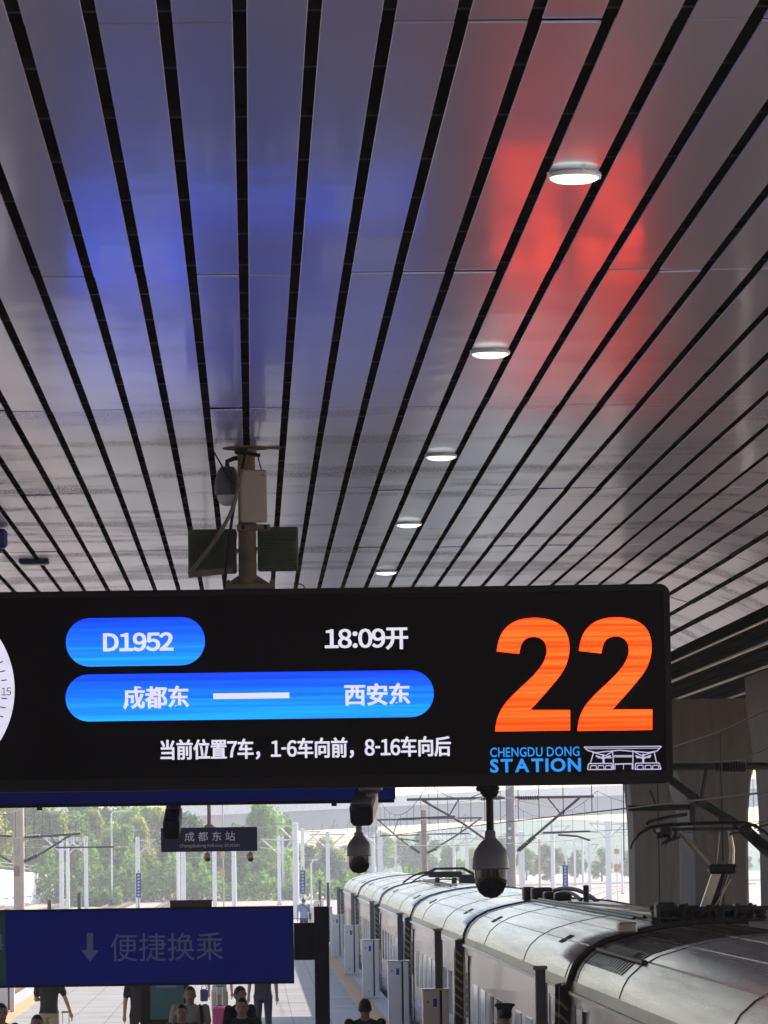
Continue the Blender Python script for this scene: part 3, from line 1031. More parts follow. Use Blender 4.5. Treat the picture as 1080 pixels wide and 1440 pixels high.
a, b = BP(513, 1116, 37.1), BP(509, 1163, 36.9)
t = thing('bullet_camera', 'stubby grey bullet camera bolted under the departure board', 'camera', (a.x, 37.1, a.z))
zb = BZ0
xb = BP(521, 1104, 37.1).x
MB().lathe([(0.10, 0), (0.10, -0.02), (0.05, -0.05), (0.045, -0.09)], (xb, 37.1, zb), 16).build('bracket', M['camwhite'], t, True)
d0, d1 = Vector((BP(517, 1127).x, 37.32, BP(517, 1124).z)), Vector((BP(508, 1150).x, 36.92, BP(508, 1145).z))
ax = (d1 - d0).normalized()
sx_ = ax.cross(Vector((0, 0, 1))).normalized()
uz_ = sx_.cross(ax).normalized()
sh = MB()
sec = [(-0.095, -0.07), (-0.07, -0.1), (0.07, -0.1), (0.095, -0.07), (0.10, 0.06), (0.085, 0.095), (-0.085, 0.095), (-0.10, 0.06)]
sh.loft([[p + sx_ * x + uz_ * z for x, z in sec] for p in (d0, d1)], True)
sh.build('housing', M['camwhite'], t)
fr_ = MB()
fr_.loft([[d1 + ax * k + sx_ * x * s + uz_ * z * s for x, z in sec] for k, s in ((0.0, 0.93), (0.03, 0.93), (0.036, 0.8))], True)
fr_.build('front_glass', M['camblack'], t)

a = BP(505, 1205, 37.1)
t = thing('dome_camera', 'small grey dome camera hanging below the stubby bullet camera', 'camera', (a.x, 37.1, a.z))
zt = BP(505, 1165, 37.1).z
MB().tube([(BP(505, 1160, 37.1).x, 37.1, BP(505, 1160, 37.1).z), (a.x, 37.1, zt - 0.05)], 0.026, 10).build('stem', M['camwhite'], t, True)
MB().lathe([(0.03, -0.03), (0.04, -0.035), (0.04, -0.06), (0.06, -0.085), (0.088, -0.12), (0.10, -0.16), (0.103, -0.225), (0.096, -0.232)], (a.x, 37.1, zt), 22).build('hood', M['camwhite'], t, True)
MB().lathe([(0.093, -0.23), (0.09, -0.29), (0.082, -0.33), (0.055, -0.365), (0.004, -0.378)], (a.x, 37.1, zt), 20).build('dome', M['camblack'], t, True)

# ---- long blue sign hanging behind the board
SYB = 41.0
b = P(553, 1128.5, SYB)
t = thing('hanging_sign', 'long dark blue sign half hidden behind the departure board', 'sign', (b.x - 4, SYB, b.z))
MB().box((b.x - 8.0, SYB, b.z + 0.03), (b.x, SYB + 0.16, b.z + 0.75)).build('panel', M['signblue'], t)
MB().box((b.x - 8.01, SYB - 0.01, b.z), (b.x + 0.01, SYB + 0.17, b.z + 0.03)).build('lower_trim', M['navy'], t)
MB().box((b.x, SYB - 0.01, b.z + 0.03), (b.x + 0.02, SYB + 0.17, b.z + 0.76)).build('end_trim', M['navy'], t)
for u in (470, 240, 55):
    q = P(u, 1130, SYB)
    MB().cbox((q.x, SYB + 0.08, b.z - 0.012), (0.05, 0.05, 0.026)).build('fixing', M['navy'], t)
for xr in (P(343, 1000, SYB).x, P(-160, 1000, SYB).x):
    MB().tube([(xr, SYB + 0.08, b.z + 0.74), (xr, SYB + 0.08, CZ + 0.02)], 0.03, 8).build('hanger_rod', M['navy'], t, True)
a = P(243, 1158, SYB)
t = thing('bullet_camera', 'dark bullet camera tilted down under the long blue sign', 'camera', (a.x, SYB, a.z))
MB().lathe([(0.07, 0), (0.07, -0.03), (0.035, -0.05), (0.03, -0.09), (0.045, -0.10)], (P(244, 1130, SYB).x, SYB + 0.05, b.z), 14).build('bracket', M['navy'], t, True)
d0, d1 = Vector((P(244, 1146, SYB).x, SYB + 0.22, P(244, 1146, SYB).z)), Vector((P(241.5, 1166, SYB).x, SYB - 0.16, P(241.5, 1165, SYB).z))
ax = (d1 - d0).normalized()
sx_ = ax.cross(Vector((0, 0, 1))).normalized()
uz_ = sx_.cross(ax).normalized()
MB().loft([[p + sx_ * x * 0.78 + uz_ * z * 0.95 for x, z in sec] for p in (d0, d1)], True).build('housing', M['stationgrey'], t)
MB().loft([[d1 + ax * k + sx_ * x * s * 0.8 + uz_ * z * s for x, z in sec] for k, s in ((0.0, 0.93), (0.03, 0.93), (0.036, 0.8))], True).build('front_glass', M['camblack'], t)

# ---- blue transfer sign on its portal frame
SY = 42.5
KS = SY / F
x0, x1 = P(-420, 1330, SY).x, P(411.5, 1330, SY).x
z1, z0 = P(206, 1280, SY).z, P(206, 1383, SY).z
t = thing('transfer_sign', 'wide blue transfer sign with a down arrow on a dark portal frame', 'sign', ((x0 + x1) / 2, SY, z0))
xg = P(8.5, 1330, SY).x
MB().box((xg, SY, z0), (x1, SY + 0.14, z1)).build('panel', M['signblue'], t)
MB().box((x0, SY, z0), (xg - 0.004, SY + 0.14, z1)).build('green_panel', M['signgreen'], t)
MB().box((x0 - 0.01, SY - 0.008, z1), (x1 + 0.012, SY + 0.15, z1 + 0.022)).build('top_trim', M['navy'], t)
MB().box((x0 - 0.01, SY - 0.008, z0 - 0.022), (x1 + 0.012, SY + 0.15, z0)).build('lower_trim', M['navy'], t)
MB().box((x1, SY - 0.008, z0), (x1 + 0.012, SY + 0.15, z1)).build('end_trim', M['navy'], t)
p0, p1 = P(441.5, 1275, SY), P(462, 1275, SY)
MB().box((p0.x, SY - 0.02, 0.0), (p1.x, SY + 0.13, p0.z)).build('post', M['navy'], t)
q0, q1 = P(412, 1298, SY), P(441, 1350, SY)
MB().box((x1 + 0.014, SY + 0.03, q1.z), (p0.x, SY + 0.1, q0.z)).build('side_bracket', M['navy'], t)
MB().box((x0 - 0.35, SY - 0.02, 0.0), (x0 - 0.2, SY + 0.13, p0.z)).build('post', M['navy'], t)
MB().box((x0 - 0.2, SY + 0.03, q1.z), (x0 - 0.012, SY + 0.1, q0.z)).build('side_bracket', M['navy'], t)
text_px('便捷换乘', 156, 1312, 313, 1351, SY, SY - 0.004, 0.0).build('lettering', M['signtext'], t)
text_px('4', -10, 1315, 5.5, 1336, SY, SY - 0.004, 0.0).build('lettering', M['signtext'], t)
ar = MB()
pts = [(122, 1312), (131, 1312), (131, 1336), (139, 1336), (126.5, 1352), (114, 1336), (122, 1336)]
ar.prism([(P(u, v, SY).x, SY - 0.004, P(u, v, SY).z) for u, v in pts], (0, 0.003, 0))
ar.build('arrow', M['signtext'], t)
a, b = P(239, 1272, SY), P(298, 1280, SY)
t = thing('cable_box', 'small brown box lying on top of the blue transfer sign', 'box', ((a.x + b.x) / 2, SY + 0.07, z1 + 0.022))
MB().cbox(((a.x + b.x) / 2, SY + 0.07, z1 + 0.022 + 0.03), (b.x - a.x, 0.12, 0.06), 0, 0.006).build('housing', M['brownbox'], t)
MB().cbox(((a.x + b.x) / 2, SY + 0.07, z1 + 0.022 + 0.064), (b.x - a.x + 0.016, 0.14, 0.008)).build('lid', M['brownbox'], t)

# ---- small hanging station-name sign
NY = 70.0
a, b = P(226, 1164.5, NY), P(362, 1196.5, NY)
t = thing('station_name_sign', 'small dark hanging sign naming the station in white Chinese characters', 'sign', ((a.x + b.x) / 2, NY, b.z))
MB().cbox(((a.x + b.x) / 2, NY + 0.06, (a.z + b.z) / 2), (b.x - a.x, 0.12, a.z - b.z), 0, 0.006).build('panel', M['stationgrey'], t)
text_px('成 都 东 站', 259.5, 1169.5, 330.5, 1183, NY, NY - 0.004, 0.012).build('lettering', M['whitetext'], t)
text_px('Chengdudong Railway Station', 253, 1186.5, 336.5, 1192.5, NY, NY - 0.004, 0.0).build('lettering', M['whitetext'], t)
q = P(294, 1160, NY)
MB().tube([(q.x, NY + 0.06, a.z), (q.x, NY + 0.06, CZ + 0.02)], 0.03, 8).build('hanger_rod', M['masttan'], t, True)
MB().lathe([(0.08, 0), (0.08, 0.02), (0.04, 0.05)], (q.x, NY + 0.06, a.z), 12).build('rod_flange', M['masttan'], t, True)
for u, lab in ((291.5, 'tiny round dome camera hanging under the middle of the station name sign'), (352, 'tiny dark dome camera hanging under the right end of the station name sign')):
    q = P(u, 1205, NY)
    c_ = thing('dome_camera', lab, 'camera', (q.x, NY + 0.06, q.z))
    MB().tube([(q.x, NY + 0.06, b.z), (q.x, NY + 0.06, q.z + 0.06)], 0.008, 6).build('stem', M['cable'], c_, True)
    MB().lathe([(0.01, 0.07), (0.045, 0.05), (0.062, 0.0), (0.06, -0.02)], (q.x, NY + 0.06, q.z), 14).build('hood', M['masttan'], c_, True)
    MB().lathe([(0.052, -0.02), (0.045, -0.055), (0.02, -0.075), (0.003, -0.078)], (q.x, NY + 0.06, q.z), 14).build('dome', M['camblack'], c_, True)


# ------------------------------------------------------------------ the train
TX, HW = 5.04, 1.69
HALF = [(-1.60, -0.95), (-1.67, -0.4), (-1.69, 0.3), (-1.69, 1.2), (-1.685, 1.75), (-1.665, 2.05)]
SHLD = [(-1.665, 2.05), (-1.655, 2.11), (-1.642, 2.17)]
ROOF = [(-1.642, 2.17), (-1.60, 2.285), (-1.55, 2.37), (-1.44, 2.47), (-1.26, 2.565), (-1.0, 2.64), (-0.7, 2.70), (-0.35, 2.74), (0.0, 2.755)]
J0, CARL = 47.6, 23.9


def roof_z(dx):
    dx = -abs(dx)
    for (xa, za), (xb, zb) in zip(ROOF, ROOF[1:]):
        if xa <= dx <= xb:
            return za + (zb - za) * (dx - xa) / (xb - xa)
    return 2.3


rt_mats = [M['roof']]
carlab = ['nearest silver train car, cut by the right edge, with a ribbed roof end', 'second silver train car from the camera, carrying the raised pantograph', 'third silver train car from the camera, with black boxes on its roof end',
          'fourth silver train car from the camera, under the lowered pantograph', 'fifth silver train car from the camera', 'farthest silver train car with a rounded far end']


def section(half, sc=1.0, mirror=True):
    p = [(x * sc, z) for x, z in half]
    return p + [(-x, z) for x, z in reversed(p)][(1 if abs(p[-1][0]) < 1e-6 else 0):] if mirror else p


def ring_at(pts, y):
    return [(TX + x, y, z) for x, z in pts]


for c in range(6):
    ya = J0 + CARL * (c - 1) + (0.30 if c == 1 else 0.13)
    yb = J0 + CARL * c - (0.30 if c == 0 else 0.13)
    t = thing('train_car', carlab[c], 'train car', (TX, (ya + yb) / 2, -1.25), 'cars of the silver train at the platform')
    last = c == 5
    ys = [ya, ya + 0.05] + [ya + (yb - ya) * i / 8 for i in range(1, 8)] + [yb - 0.05, yb]
    # side walls (near and far), one closed lower body
    lower = HALF[:]
    b_ = MB()
    sec_ = section(lower, 1.0)
    for y in (0,):
        b_.loft([ring_at([(x, z) for x, z in sec_], y_) for y_ in (ya, yb)], True)
    b_.build('side_wall', M['body'], t, True)
    for s in (-1, 1):
        sh_ = MB()
        sh_.loft([ring_at([(-s * x, z) for x, z in SHLD], y_) for y_ in (ya, yb)], False, closed=False)
        sh_.build('shoulder_reflection', M['tree_sheen'], t, True)
        x = TX + s * 1.672
        MB().box((x - 0.02, ya, 2.028), (x + 0.02, yb, 2.062)).build('gutter', M['gutter'], t)
    r_ = MB()
    sec_ = section(ROOF, 1.0)
    rings = []
    for i, y_ in enumerate(ys):
        q = []
        for x, z in sec_:
            k = 1 - (0.035 if i in (0, len(ys) - 1) else 0)
            q.append((TX + x * k, y_, 2.17 + (z - 2.17) * k))
        rings.append(q)
    r_.loft(rings, False, closed=False)
    r_.loft([[(x, y_, z) for x, z in ((TX - 1.64, 2.168), (TX + 1.64, 2.168))] for y_ in (ya, yb)], False, closed=False)
    r_.add([p for p in rings[0]], [tuple(range(len(rings[0])))])
    r_.add([p for p in rings[-1]], [tuple(range(len(rings[0])))])
    r_.build('roof', M['roof'], t, True)
    # roof seams, thin raised welds round the roof
    for k, yy in enumerate((ya + 0.55, ya + 8.0, yb - 6.0, yb - 0.55)):
        if c == 0 and yy < 24:
            continue
        MB().tube([(TX + x * 1.002, yy, z + 0.003) for x, z in ROOF], 0.005, 5).build('roof_seam', M['roof'], t, True)
    # long weld lines along the roof
    for dx in (-1.36, -0.95, -0.5, 0.5):
        MB().bar((TX + dx, ya + 0.6, roof_z(dx) + 0.002), (TX + dx, yb - 0.6, roof_z(dx) + 0.002), 0.018, 0.008).build('roof_weld', M['roof'], t)
    # windows and doors on the platform side
    if not (c == 0):
        y0w = ya + 3.6
    else:
        y0w = ya + 3.6
    xs_ = TX - 1.69
    nwin = 8
    for i in range(nwin):
        yw = y0w + i * (yb - ya - 7.2 - 1.25) / (nwin - 1)
        MB().box((xs_ - 0.004, yw, 0.78), (xs_ + 0.02, yw + 1.25, 1.52)).build('window', M['glass'], t)
    for yd in (ya + 1.2, yb - 2.2):
        d_ = MB()
        d_.box((xs_ - 0.012, yd, 0.02), (xs_ + 0.02, yd + 1.0, 1.92))
        d_ = d_.build('door', M['body'], t)
        MB().box((xs_ - 0.017, yd + 0.3, 0.95), (xs_ - 0.0125, yd + 0.7, 1.65)).build('door_window', M['glass'], d_)
        MB().box((xs_ - 0.022, yd - 0.05, 0.0), (xs_ - 0.013, yd - 0.01, 1.95)).build('door_seal', M['rubber'], d_)
        MB().box((xs_ - 0.022, yd + 1.01, 0.0), (xs_ - 0.013, yd + 1.05, 1.95)).build('door_seal', M['rubber'], d_)
    MB().box((xs_ - 0.004, ya + 0.4, 0.30), (xs_ + 0.02, yb - 0.4, 0.40)).build('waist_line', M['blueplate'], t)
    # dark striped guard panels each side of the gangway
    for yp, first in ((ya - 0.02, True), (yb - 0.52, False)):
        if last and not first:
            pass
        y0g = yp if first else yp + 0.48
        gp = MB()
        gp.loft([[(TX - 1.84, y_, 0.02), (TX - 1.69, y_, 0.02), (TX - 1.66, y_, 2.14), (TX - 1.79, y_, 2.12)] for y_ in (y0g, y0g + 0.06)], True)
        gp = gp.build('gangway_guard', M['rubber'], t)
        for i in range(8):
            zz = 0.95 + i * 0.14
            xa, xb = TX - 1.835 + (zz - 0.0) * 0.022, TX - 1.70
            MB().prism([(xa, y0g - 0.004, zz), (xb, y0g - 0.004, zz - 0.09), (xb, y0g - 0.004, zz - 0.05), (xa, y0g - 0.004, zz + 0.045)], (0, 0.0035, 0)).build('hazard_stripe', M['warn'], gp)
    # small grilles on the shoulder of the roof
    for yy in (ya + 4.0, yb - 4.6):
        g_ = MB()
        for i in range(5):
            y_ = yy + i * 0.14
            g_.bar((TX - 1.43, y_, 2.478), (TX - 1.28, y_, 2.557), 0.035, 0.014)
        tag(g_.build('roof_grille', M['grille'], t), kind='stuff')
    # gangway bellows to the next car
    if not last:
        bel = MB()
        for i in range(7):
            y_ = yb + (0.60 if c == 0 else 0.26) * i / 6
            k = 0.985 if i % 2 == 0 else 0.955
            full = HALF + ROOF
            bel.v_ = None
            q = section(full)
            bel_ring = [(TX + x * k, y_, z * (k if z > 0 else 1) - (0 if z > 0 else 0)) for x, z in q]
            if i == 0:
                br = []
            br.append(bel_ring)
        bel.loft(br, False, closed=False)
        bel.build('gangway_bellows', M['rubber'], t, True)
        MB().tube([(TX + x * 1.012, yb + 0.02, z + 0.02) for x, z in HALF[2:] + ROOF] + [(TX - x * 1.012, yb + 0.02, z + 0.02) for x, z in (HALF[2:] + ROOF[:-1])[::-1]], 0.045 if c == 0 else 0.016, 6).build('gangway_frame', M['rubber'], t, True)
        MB().bar((TX - 1.73, yb + 0.15, -0.5), (TX - 1.715, yb + 0.15, 2.15), 0.07, 0.05).build('gangway_pillar', M['gutter'], t)
    else:
        # drawn-in far end
        rings = []
        full = section(HALF + ROOF)
        for k, dy in ((1.0, 0.0), (0.985, 1.2), (0.93, 2.6), (0.80, 4.2), (0.55, 5.6), (0.3, 6.4)):
            rings.append([(TX + x * k, yb + dy, -0.95 + (z + 0.95) * (k * 0.8 + 0.2)) for x, z in full])
        MB().loft(rings, True).build('nose', M['body'], t, True)
    if c == 0:
        # ribbed cover at the roof end and the long panel line
        for i in range(16):
            y_ = yb - 0.7 - i * 0.30
            MB().tube([(TX + x * 1.002, y_, z + 0.002) for x, z in ROOF[2:]], 0.007, 5).build('roof_rib', M['roof'], t, True)
        MB().bar((TX - 1.40, yb - 0.5, 2.515), (TX - 1.40, yb - 6.0, 2.515), 0.05, 0.03).build('cover_edge', M['rubber'], t)
        e0, e1 = P(868, 1297, 46.9), P(895, 1312, 46.9)
        MB().cbox(((e0.x + e1.x) / 2, 46.9, (e0.z + e1.z) / 2), (e1.x - e0.x, 0.3, e0.z - e1.z), 0, 0.02).build('end_box', M['steel'], t)
    if c in (1, 3):
        # conduits along the roof
        for dx in (-0.62, -0.5):
            MB().tube([(TX + dx, ya + 3.5, roof_z(dx) + 0.05), (TX + dx, yb - 1.0, roof_z(dx) + 0.05)], 0.022, 6).build('roof_conduit', M['equip'], t, True)
    if c == 1:
        pass
    if c == 0:
        MB().box((TX + 0.1, ya + 2, 2.74), (TX + 0.5, yb - 1.4, 2.80)).build('roof_walkway', M['grille'], t)

# ---- roof equipment (bolted to the cars, read as things of their own)
# insulated connector boxes at the second joint
Yk = J0 + CARL
t = thing('connector_boxes', 'row of black high-voltage boxes with arching cables on the train roof', 'roof equipment', (TX, Yk, 2.75))
for k, (u0, u1, v0, v1) in enumerate(((735, 752, 1247, 1263), (747, 776, 1248, 1262), (764, 783, 1254, 1268), (779, 803, 1255, 1270))):
    Yq = Yk + 1.4 - 0.9 * k
    a, b = P(u0, v0, Yq), P(u1, v1, Yq)
    zb = roof_z(((a.x + b.x) / 2) - TX)
    MB().cbox(((a.x + b.x) / 2, Yq, (zb + a.z) / 2), (b.x - a.x, 0.5, a.z - zb), 0, 0.025).build('housing', M['equip'], t)
    MB().box((a.x + 0.03, Yq - 0.254, a.z - 0.05), (b.x - 0.03, Yq - 0.25, a.z - 0.015)).build('cover_strip', M['ceramic'], t)


def arc(p, q, h, n=10):
    p, q = Vector(p), Vector(q)
    return [p.lerp(q, i / n) + Vector((0, 0, 4 * h * (i / n) * (1 - i / n))) for i in range(n + 1)]


p0, p1 = P(780, 1252, Yk - 0.6), P(840, 1268, Yk - 2.6)
MB().tube(arc(p0, p1, 0.10), 0.035, 8).build('arching_cable', M['equip'], t, True)
p0, p1 = P(783, 1258, Yk - 1.2), P(817, 1266, Yk - 2.6)
MB().tube(arc(p0, p1, 0.08), 0.03, 8).build('arching_cable', M['equip'], t, True)
a = P(824.5, 1271, Yk - 3)
MB().lathe([(0.10, -0.03), (0.10, 0.0), (0.045, 0.03), (0.045, 0.27), (0.03, 0.29)], (a.x, Yk - 3, a.z), 12).build('post_insulator', M['equip'], t, True)

# lowered pantograph far along the roof
Yl = 108.0
a, b = P(598, 1246, Yl), P(666, 1246, Yl)
t = thing('lowered_pantograph', 'folded pantograph lying low on the train roof in front of the brown mast', 'pantograph', ((a.x + b.x) / 2, Yl, 2.75))
zr = 2.75
for yy in (-0.5, 0.5):
    MB().tube([(a.x, Yl + yy, zr + 0.22), (a.x + 0.25, Yl + yy, zr + 0.36), (b.x - 0.25, Yl + yy, zr + 0.36), (b.x, Yl + yy, zr + 0.22)], 0.03, 6).build('bow', M['equip'], t, True)
for xx in (0.25, 0.6, 0.95):
    x = a.x + xx * (b.x - a.x)
    MB().lathe([(0.09, 0), (0.05, 0.04), (0.085, 0.06), (0.05, 0.09), (0.085, 0.11), (0.05, 0.14), (0.06, 0.17)], (x, Yl, zr - 0.03), 10).build('insulator', M['ceramic'], t, True)
MB().cbox((b.x - 0.1, Yl, zr + 0.1), (0.5, 0.7, 0.22), 0, 0.03).build('drive_box', M['equip'], t)
MB().cbox(((a.x + b.x) / 2 - 0.1, Yl, zr + 0.22), (0.8, 0.9, 0.14), 0, 0.02).build('base_frame', M['equip'], t)
MB().tube(arc((a.x - 0.55, Yl, zr + 0.02), (a.x + 0.3, Yl, zr + 0.25), 0.12), 0.025, 6).build('arching_cable', M['equip'], t, True)
MB().tube(arc((a.x - 0.35, Yl, zr + 0.02), (a.x + 0.4, Yl, zr + 0.2), 0.10), 0.02, 6).build('arching_cable', M['equip'], t, True)

# raised pantograph behind the first joint
Yp2 = 49.6
kp = Yp2 / F


def PP(u, v, dy=0.0):
    return P(u, v, Yp2 + dy)


t = thing('raised_pantograph', 'raised pantograph with a curved contact bow above a black insulator base', 'pantograph', (TX, Yp2, 2.75))
knee = PP(1016, 1222)
foot = PP(992, 1275)
for dy, sgn in ((-0.22, 1), (0.22, 1)):
    bow = [PP(887, 1194, dy), PP(890, 1184, dy), PP(900, 1172, dy), PP(915, 1163, dy), PP(935, 1160, dy), PP(990, 1157.5, dy), PP(1045, 1157, dy), PP(1062, 1161, dy), PP(1076, 1170, dy), PP(1088, 1183, dy), PP(1093, 1196, dy)]
    MB().tube(bow, [0.010, 0.012, 0.016, 0.02, 0.02, 0.02, 0.02, 0.02, 0.016, 0.012, 0.010], 8).build('contact_bow', M['equip'], t, True)
MB().bar(PP(930, 1166.5), PP(1052, 1165), 0.05, 0.035).build('cross_tube', M['equip'], t)
for u0, v0 in ((934, 1168), (1046, 1166)):
    MB().cbox(PP(u0, v0 + 1), (0.13, 0.5, 0.10), 0, 0.02).build('spring_box', M['equip'], t)
    MB().tube([PP(u0 - 8, v0 + 3, -0.2), PP(u0, v0 + 9, -0.1), PP(u0 + 8, v0 + 4, -0.2)], 0.014, 6).build('spring_link', M['equip'], t, True)
MB().tube([PP(955, 1170, 0.0), PP(976, 1193, 0.0), knee + Vector((-0.12, 0, 0))], [0.022, 0.03, 0.038], 8).build('upper_arm', M['steel'], t, True)
MB().tube([PP(1026, 1168, 0.0), PP(1030, 1195, 0.0), knee + Vector((0.10, 0, 0.02))], [0.022, 0.028, 0.034], 8).build('upper_arm', M['steel'], t, True)
MB().cbox(knee, (0.32, 0.3, 0.11), 0, 0.03).build('knee_joint', M['equip'], t)
MB().bar(foot + Vector((-0.02, 0, -0.04)), knee + Vector((-0.06, 0.0, -0.02)), 0.11, 0.10).build('lower_arm', M['steel'], t)
MB().bar(foot + Vector((0.1, 0.2, -0.05)), knee + Vector((0.04, 0.1, 0)), 0.12, 0.10).build('lower_arm', M['equip'], t)
for p, q in (((1020, 1224), (1010, 1286)), ((1012, 1170), (1007, 1221)), ((960, 1174), (1024, 1218)), ((1024, 1230), (1005, 1290)), ((1028, 1236), (1000, 1282))):
    MB().tube([PP(*p, 0.1), PP((p[0] + q[0]) / 2, (p[1] + q[1]) / 2 + 1.5, 0.1), PP(*q, 0.1)], 0.007, 5).build('tension_wire', M['steel'], t, True)
zb2 = 2.72
base = MB()
x0_, x1_ = PP(920, 1290).x, PP(1072, 1290).x
for dy in (-0.55, 0.55):
    MB().bar((x0_, Yp2 + dy, zb2 + 0.17), (x1_, Yp2 + dy, zb2 + 0.17), 0.05, 0.05).build('base_rail', M['equip'], t)
rnd = random.Random(3)
for i in range(9):
    x = x0_ + (x1_ - x0_) * (i + 0.5) / 9
    for dy in (-0.5, 0.4):
        sc_ = rnd.uniform(0.85, 1.15)
        MB().lathe([(0.07, -0.04), (0.045, -0.01), (0.08, 0.015), (0.045, 0.04), (0.08, 0.065), (0.045, 0.09), (0.075, 0.115), (0.05, 0.15)], (x, Yp2 + dy, zb2 + 0.0), 10).build('insulator', M['ceramic'], t, True)
for u0, u1, v0, v1, dy in ((921, 950, 1269, 1292, -0.3), (972, 984, 1276, 1296, 0.2), (996, 1012, 1273, 1290, 0.1), (1030, 1041, 1279, 1296, 0.2), (1050, 1058, 1287, 1306, 0.0)):
    a, b = PP(u0, v0, dy), PP(u1, v1, dy)
    MB().cbox(((a.x + b.x) / 2, Yp2 + dy, (a.z + b.z) / 2), (b.x - a.x, 0.35, a.z - b.z), 0, 0.03).build('drive_unit', M['equip'], t)
for i in range(26):
    u, dy = 922 + i * 5.6 + rnd.uniform(-3, 3), rnd.uniform(-0.6, 0.5)
    vt = rnd.uniform(1264, 1287)
    a, b = PP(u, 1306, dy), PP(u, vt, dy)
    if i % 3 == 0:
        MB().lathe([(0.05, a.z), (0.03, a.z * .8 + b.z * .2), (0.055, a.z * .7 + b.z * .3), (0.03, a.z * .6 + b.z * .4), (0.055, a.z * .5 + b.z * .5), (0.03, a.z * .35 + b.z * .65), (0.05, a.z * .2 + b.z * .8), (0.02, b.z)], (a.x, 49.6 + dy, 0), 9).build('insulator', M['ceramic'], t)
    elif i % 3 == 1:
        MB().cbox((a.x, 49.6 + dy, b.z - 0.05), (rnd.uniform(0.06, 0.16), 0.2, rnd.uniform(0.08, 0.16)), 0, 0.015).build('valve', M['equip'], t)
    else:
        MB().tube([a, a.lerp(b, 0.6) + Vector((0.03, 0, 0)), b], [0.02, 0.016, 0.012], 6).build('terminal', M['equip'] if i % 2 else M['steel'], t, True)
for i in range(7):
    u = 930 + i * 20 + rnd.uniform(-6, 6)
    MB().tube(arc(PP(u, 1284, -0.4), PP(u + rnd.uniform(12, 26), 1292, -0.5), rnd.uniform(0.04, 0.14), 6), 0.014, 6).build('hose', M['equip'], t, True)
for i in range(4):
    u = 925 + i * 36
    MB().tube([PP(u, 1296, -0.6), PP(u + 1, 1280, -0.6), PP(u + 5, 1272, -0.5)], 0.02, 6).build('connector', M['equip'], t, True)
for sx, u0 in ((0, 934), (1, 1046)):
    for k in range(7):
        u, v, dy = u0 + rnd.uniform(-16, 22), 1166 + rnd.uniform(-2, 14), rnd.uniform(-0.3, 0.3)
        p = PP(u, v, dy)
        if k % 2:
            MB().cbox(p, (rnd.uniform(0.03, 0.10), 0.08, rnd.uniform(0.03, 0.07)), 0, 0.008).build('bow_bracket', M['equip'], t)
        else:
            MB().tube([p, p + Vector((rnd.uniform(-0.12, 0.12), 0.1, rnd.uniform(-0.12, 0.02))), p + Vector((rnd.uniform(-0.2, 0.2), 0, rnd.uniform(-0.02, 0.05)))], 0.010, 6).build('spring_link', M['equip'], t, True)
MB().tube([PP(1052, 1168), PP(1066, 1182), PP(1080, 1190), PP(1094, 1192)], [0.05, 0.06, 0.05, 0.03], 8).build('horn', M['equip'], t, True)
MB().tube([PP(1000, 1290, 0.2), PP(1012, 1256, 0.15), knee + Vector((0.02, 0.12, -0.03))], [0.03, 0.026, 0.022], 7).build('lower_arm', M['equip'], t, True)
MB().tube([PP(975, 1292, 0.3), PP(1004, 1290, 0.1), PP(1030, 1286, 0.2)], 0.03, 7).build('cross_tube', M['equip'], t, True)
# conduits running from the boxes towards the base
for k, (v, w_) in enumerate(((1277, 0.03), (1283, 0.025), (1290, 0.03))):
    q0, q1 = P(800 + 6 * k, v - 8, 66), P(921, v + 2, 50.2)
    tag(MB().bar(q0, q1, w_, w_).build('roof_pipe', M['equip'] if k != 1 else M['steel']), ('thin dark upper pipe', 'bright metal middle pipe', 'dark lower pipe')[k] + ' running along the train roof to the pantograph base', 'pipe')

# ------------------------------------------------------------------ platform gates
def make_gate():
    t = thing('platform_gate', '', 'platform gate', (0, 0, 0), 'lifting rope gates along the platform edge')
    MB().cbox((-0.075, 0, 0.70), (0.27, 0.30, 1.40), 0, 0.012).build('cabinet', M['gate'], t)
    MB().cbox((0.15, 0, 0.70), (0.105, 0.30, 1.40), 0, 0.01).build('cabinet', M['gate'], t)
    MB().box((0.061, -0.12, 0.05), (0.097, 0.14, 1.395)).build('slit', M['gateblack'], t)
    MB().cbox((0.0, 0, 1.412), (0.45, 0.33, 0.024), 0, 0.006).build('cap', M['gate'], t)
    MB().cbox((0.05, 0.03, 1.87), (0.105, 0.12, 0.90), 0, 0.01).build('post', M['postgrey'], t)
    MB().cbox((0.05, 0.03, 2.335), (0.15, 0.15, 0.04), 0, 0.008).build('post_cap', M['postcap'], t)
    MB().cbox((0.115, 0.03, 1.80), (0.02, 0.05, 0.76)).build('rope_guide', M['gutter'], t)
    tri = MB().prism([(-0.155, -0.1515, 1.20), (-0.095, -0.1515, 1.20), (-0.125, -0.1515, 1.255)], (0, 0.001, 0)).build('warning_label', M['warn'], t)
    MB().box((-0.045, -0.152, 1.14), (0.015, -0.1505, 1.27)).build('plate', M['blueplate'], t)
    MB().lathe([(0.014, 0), (0.014, 0.004)], (-0.07, -0.154, 0.16), 8, 0, 'Y').build('lock', M['gateblack'], t)
    return t


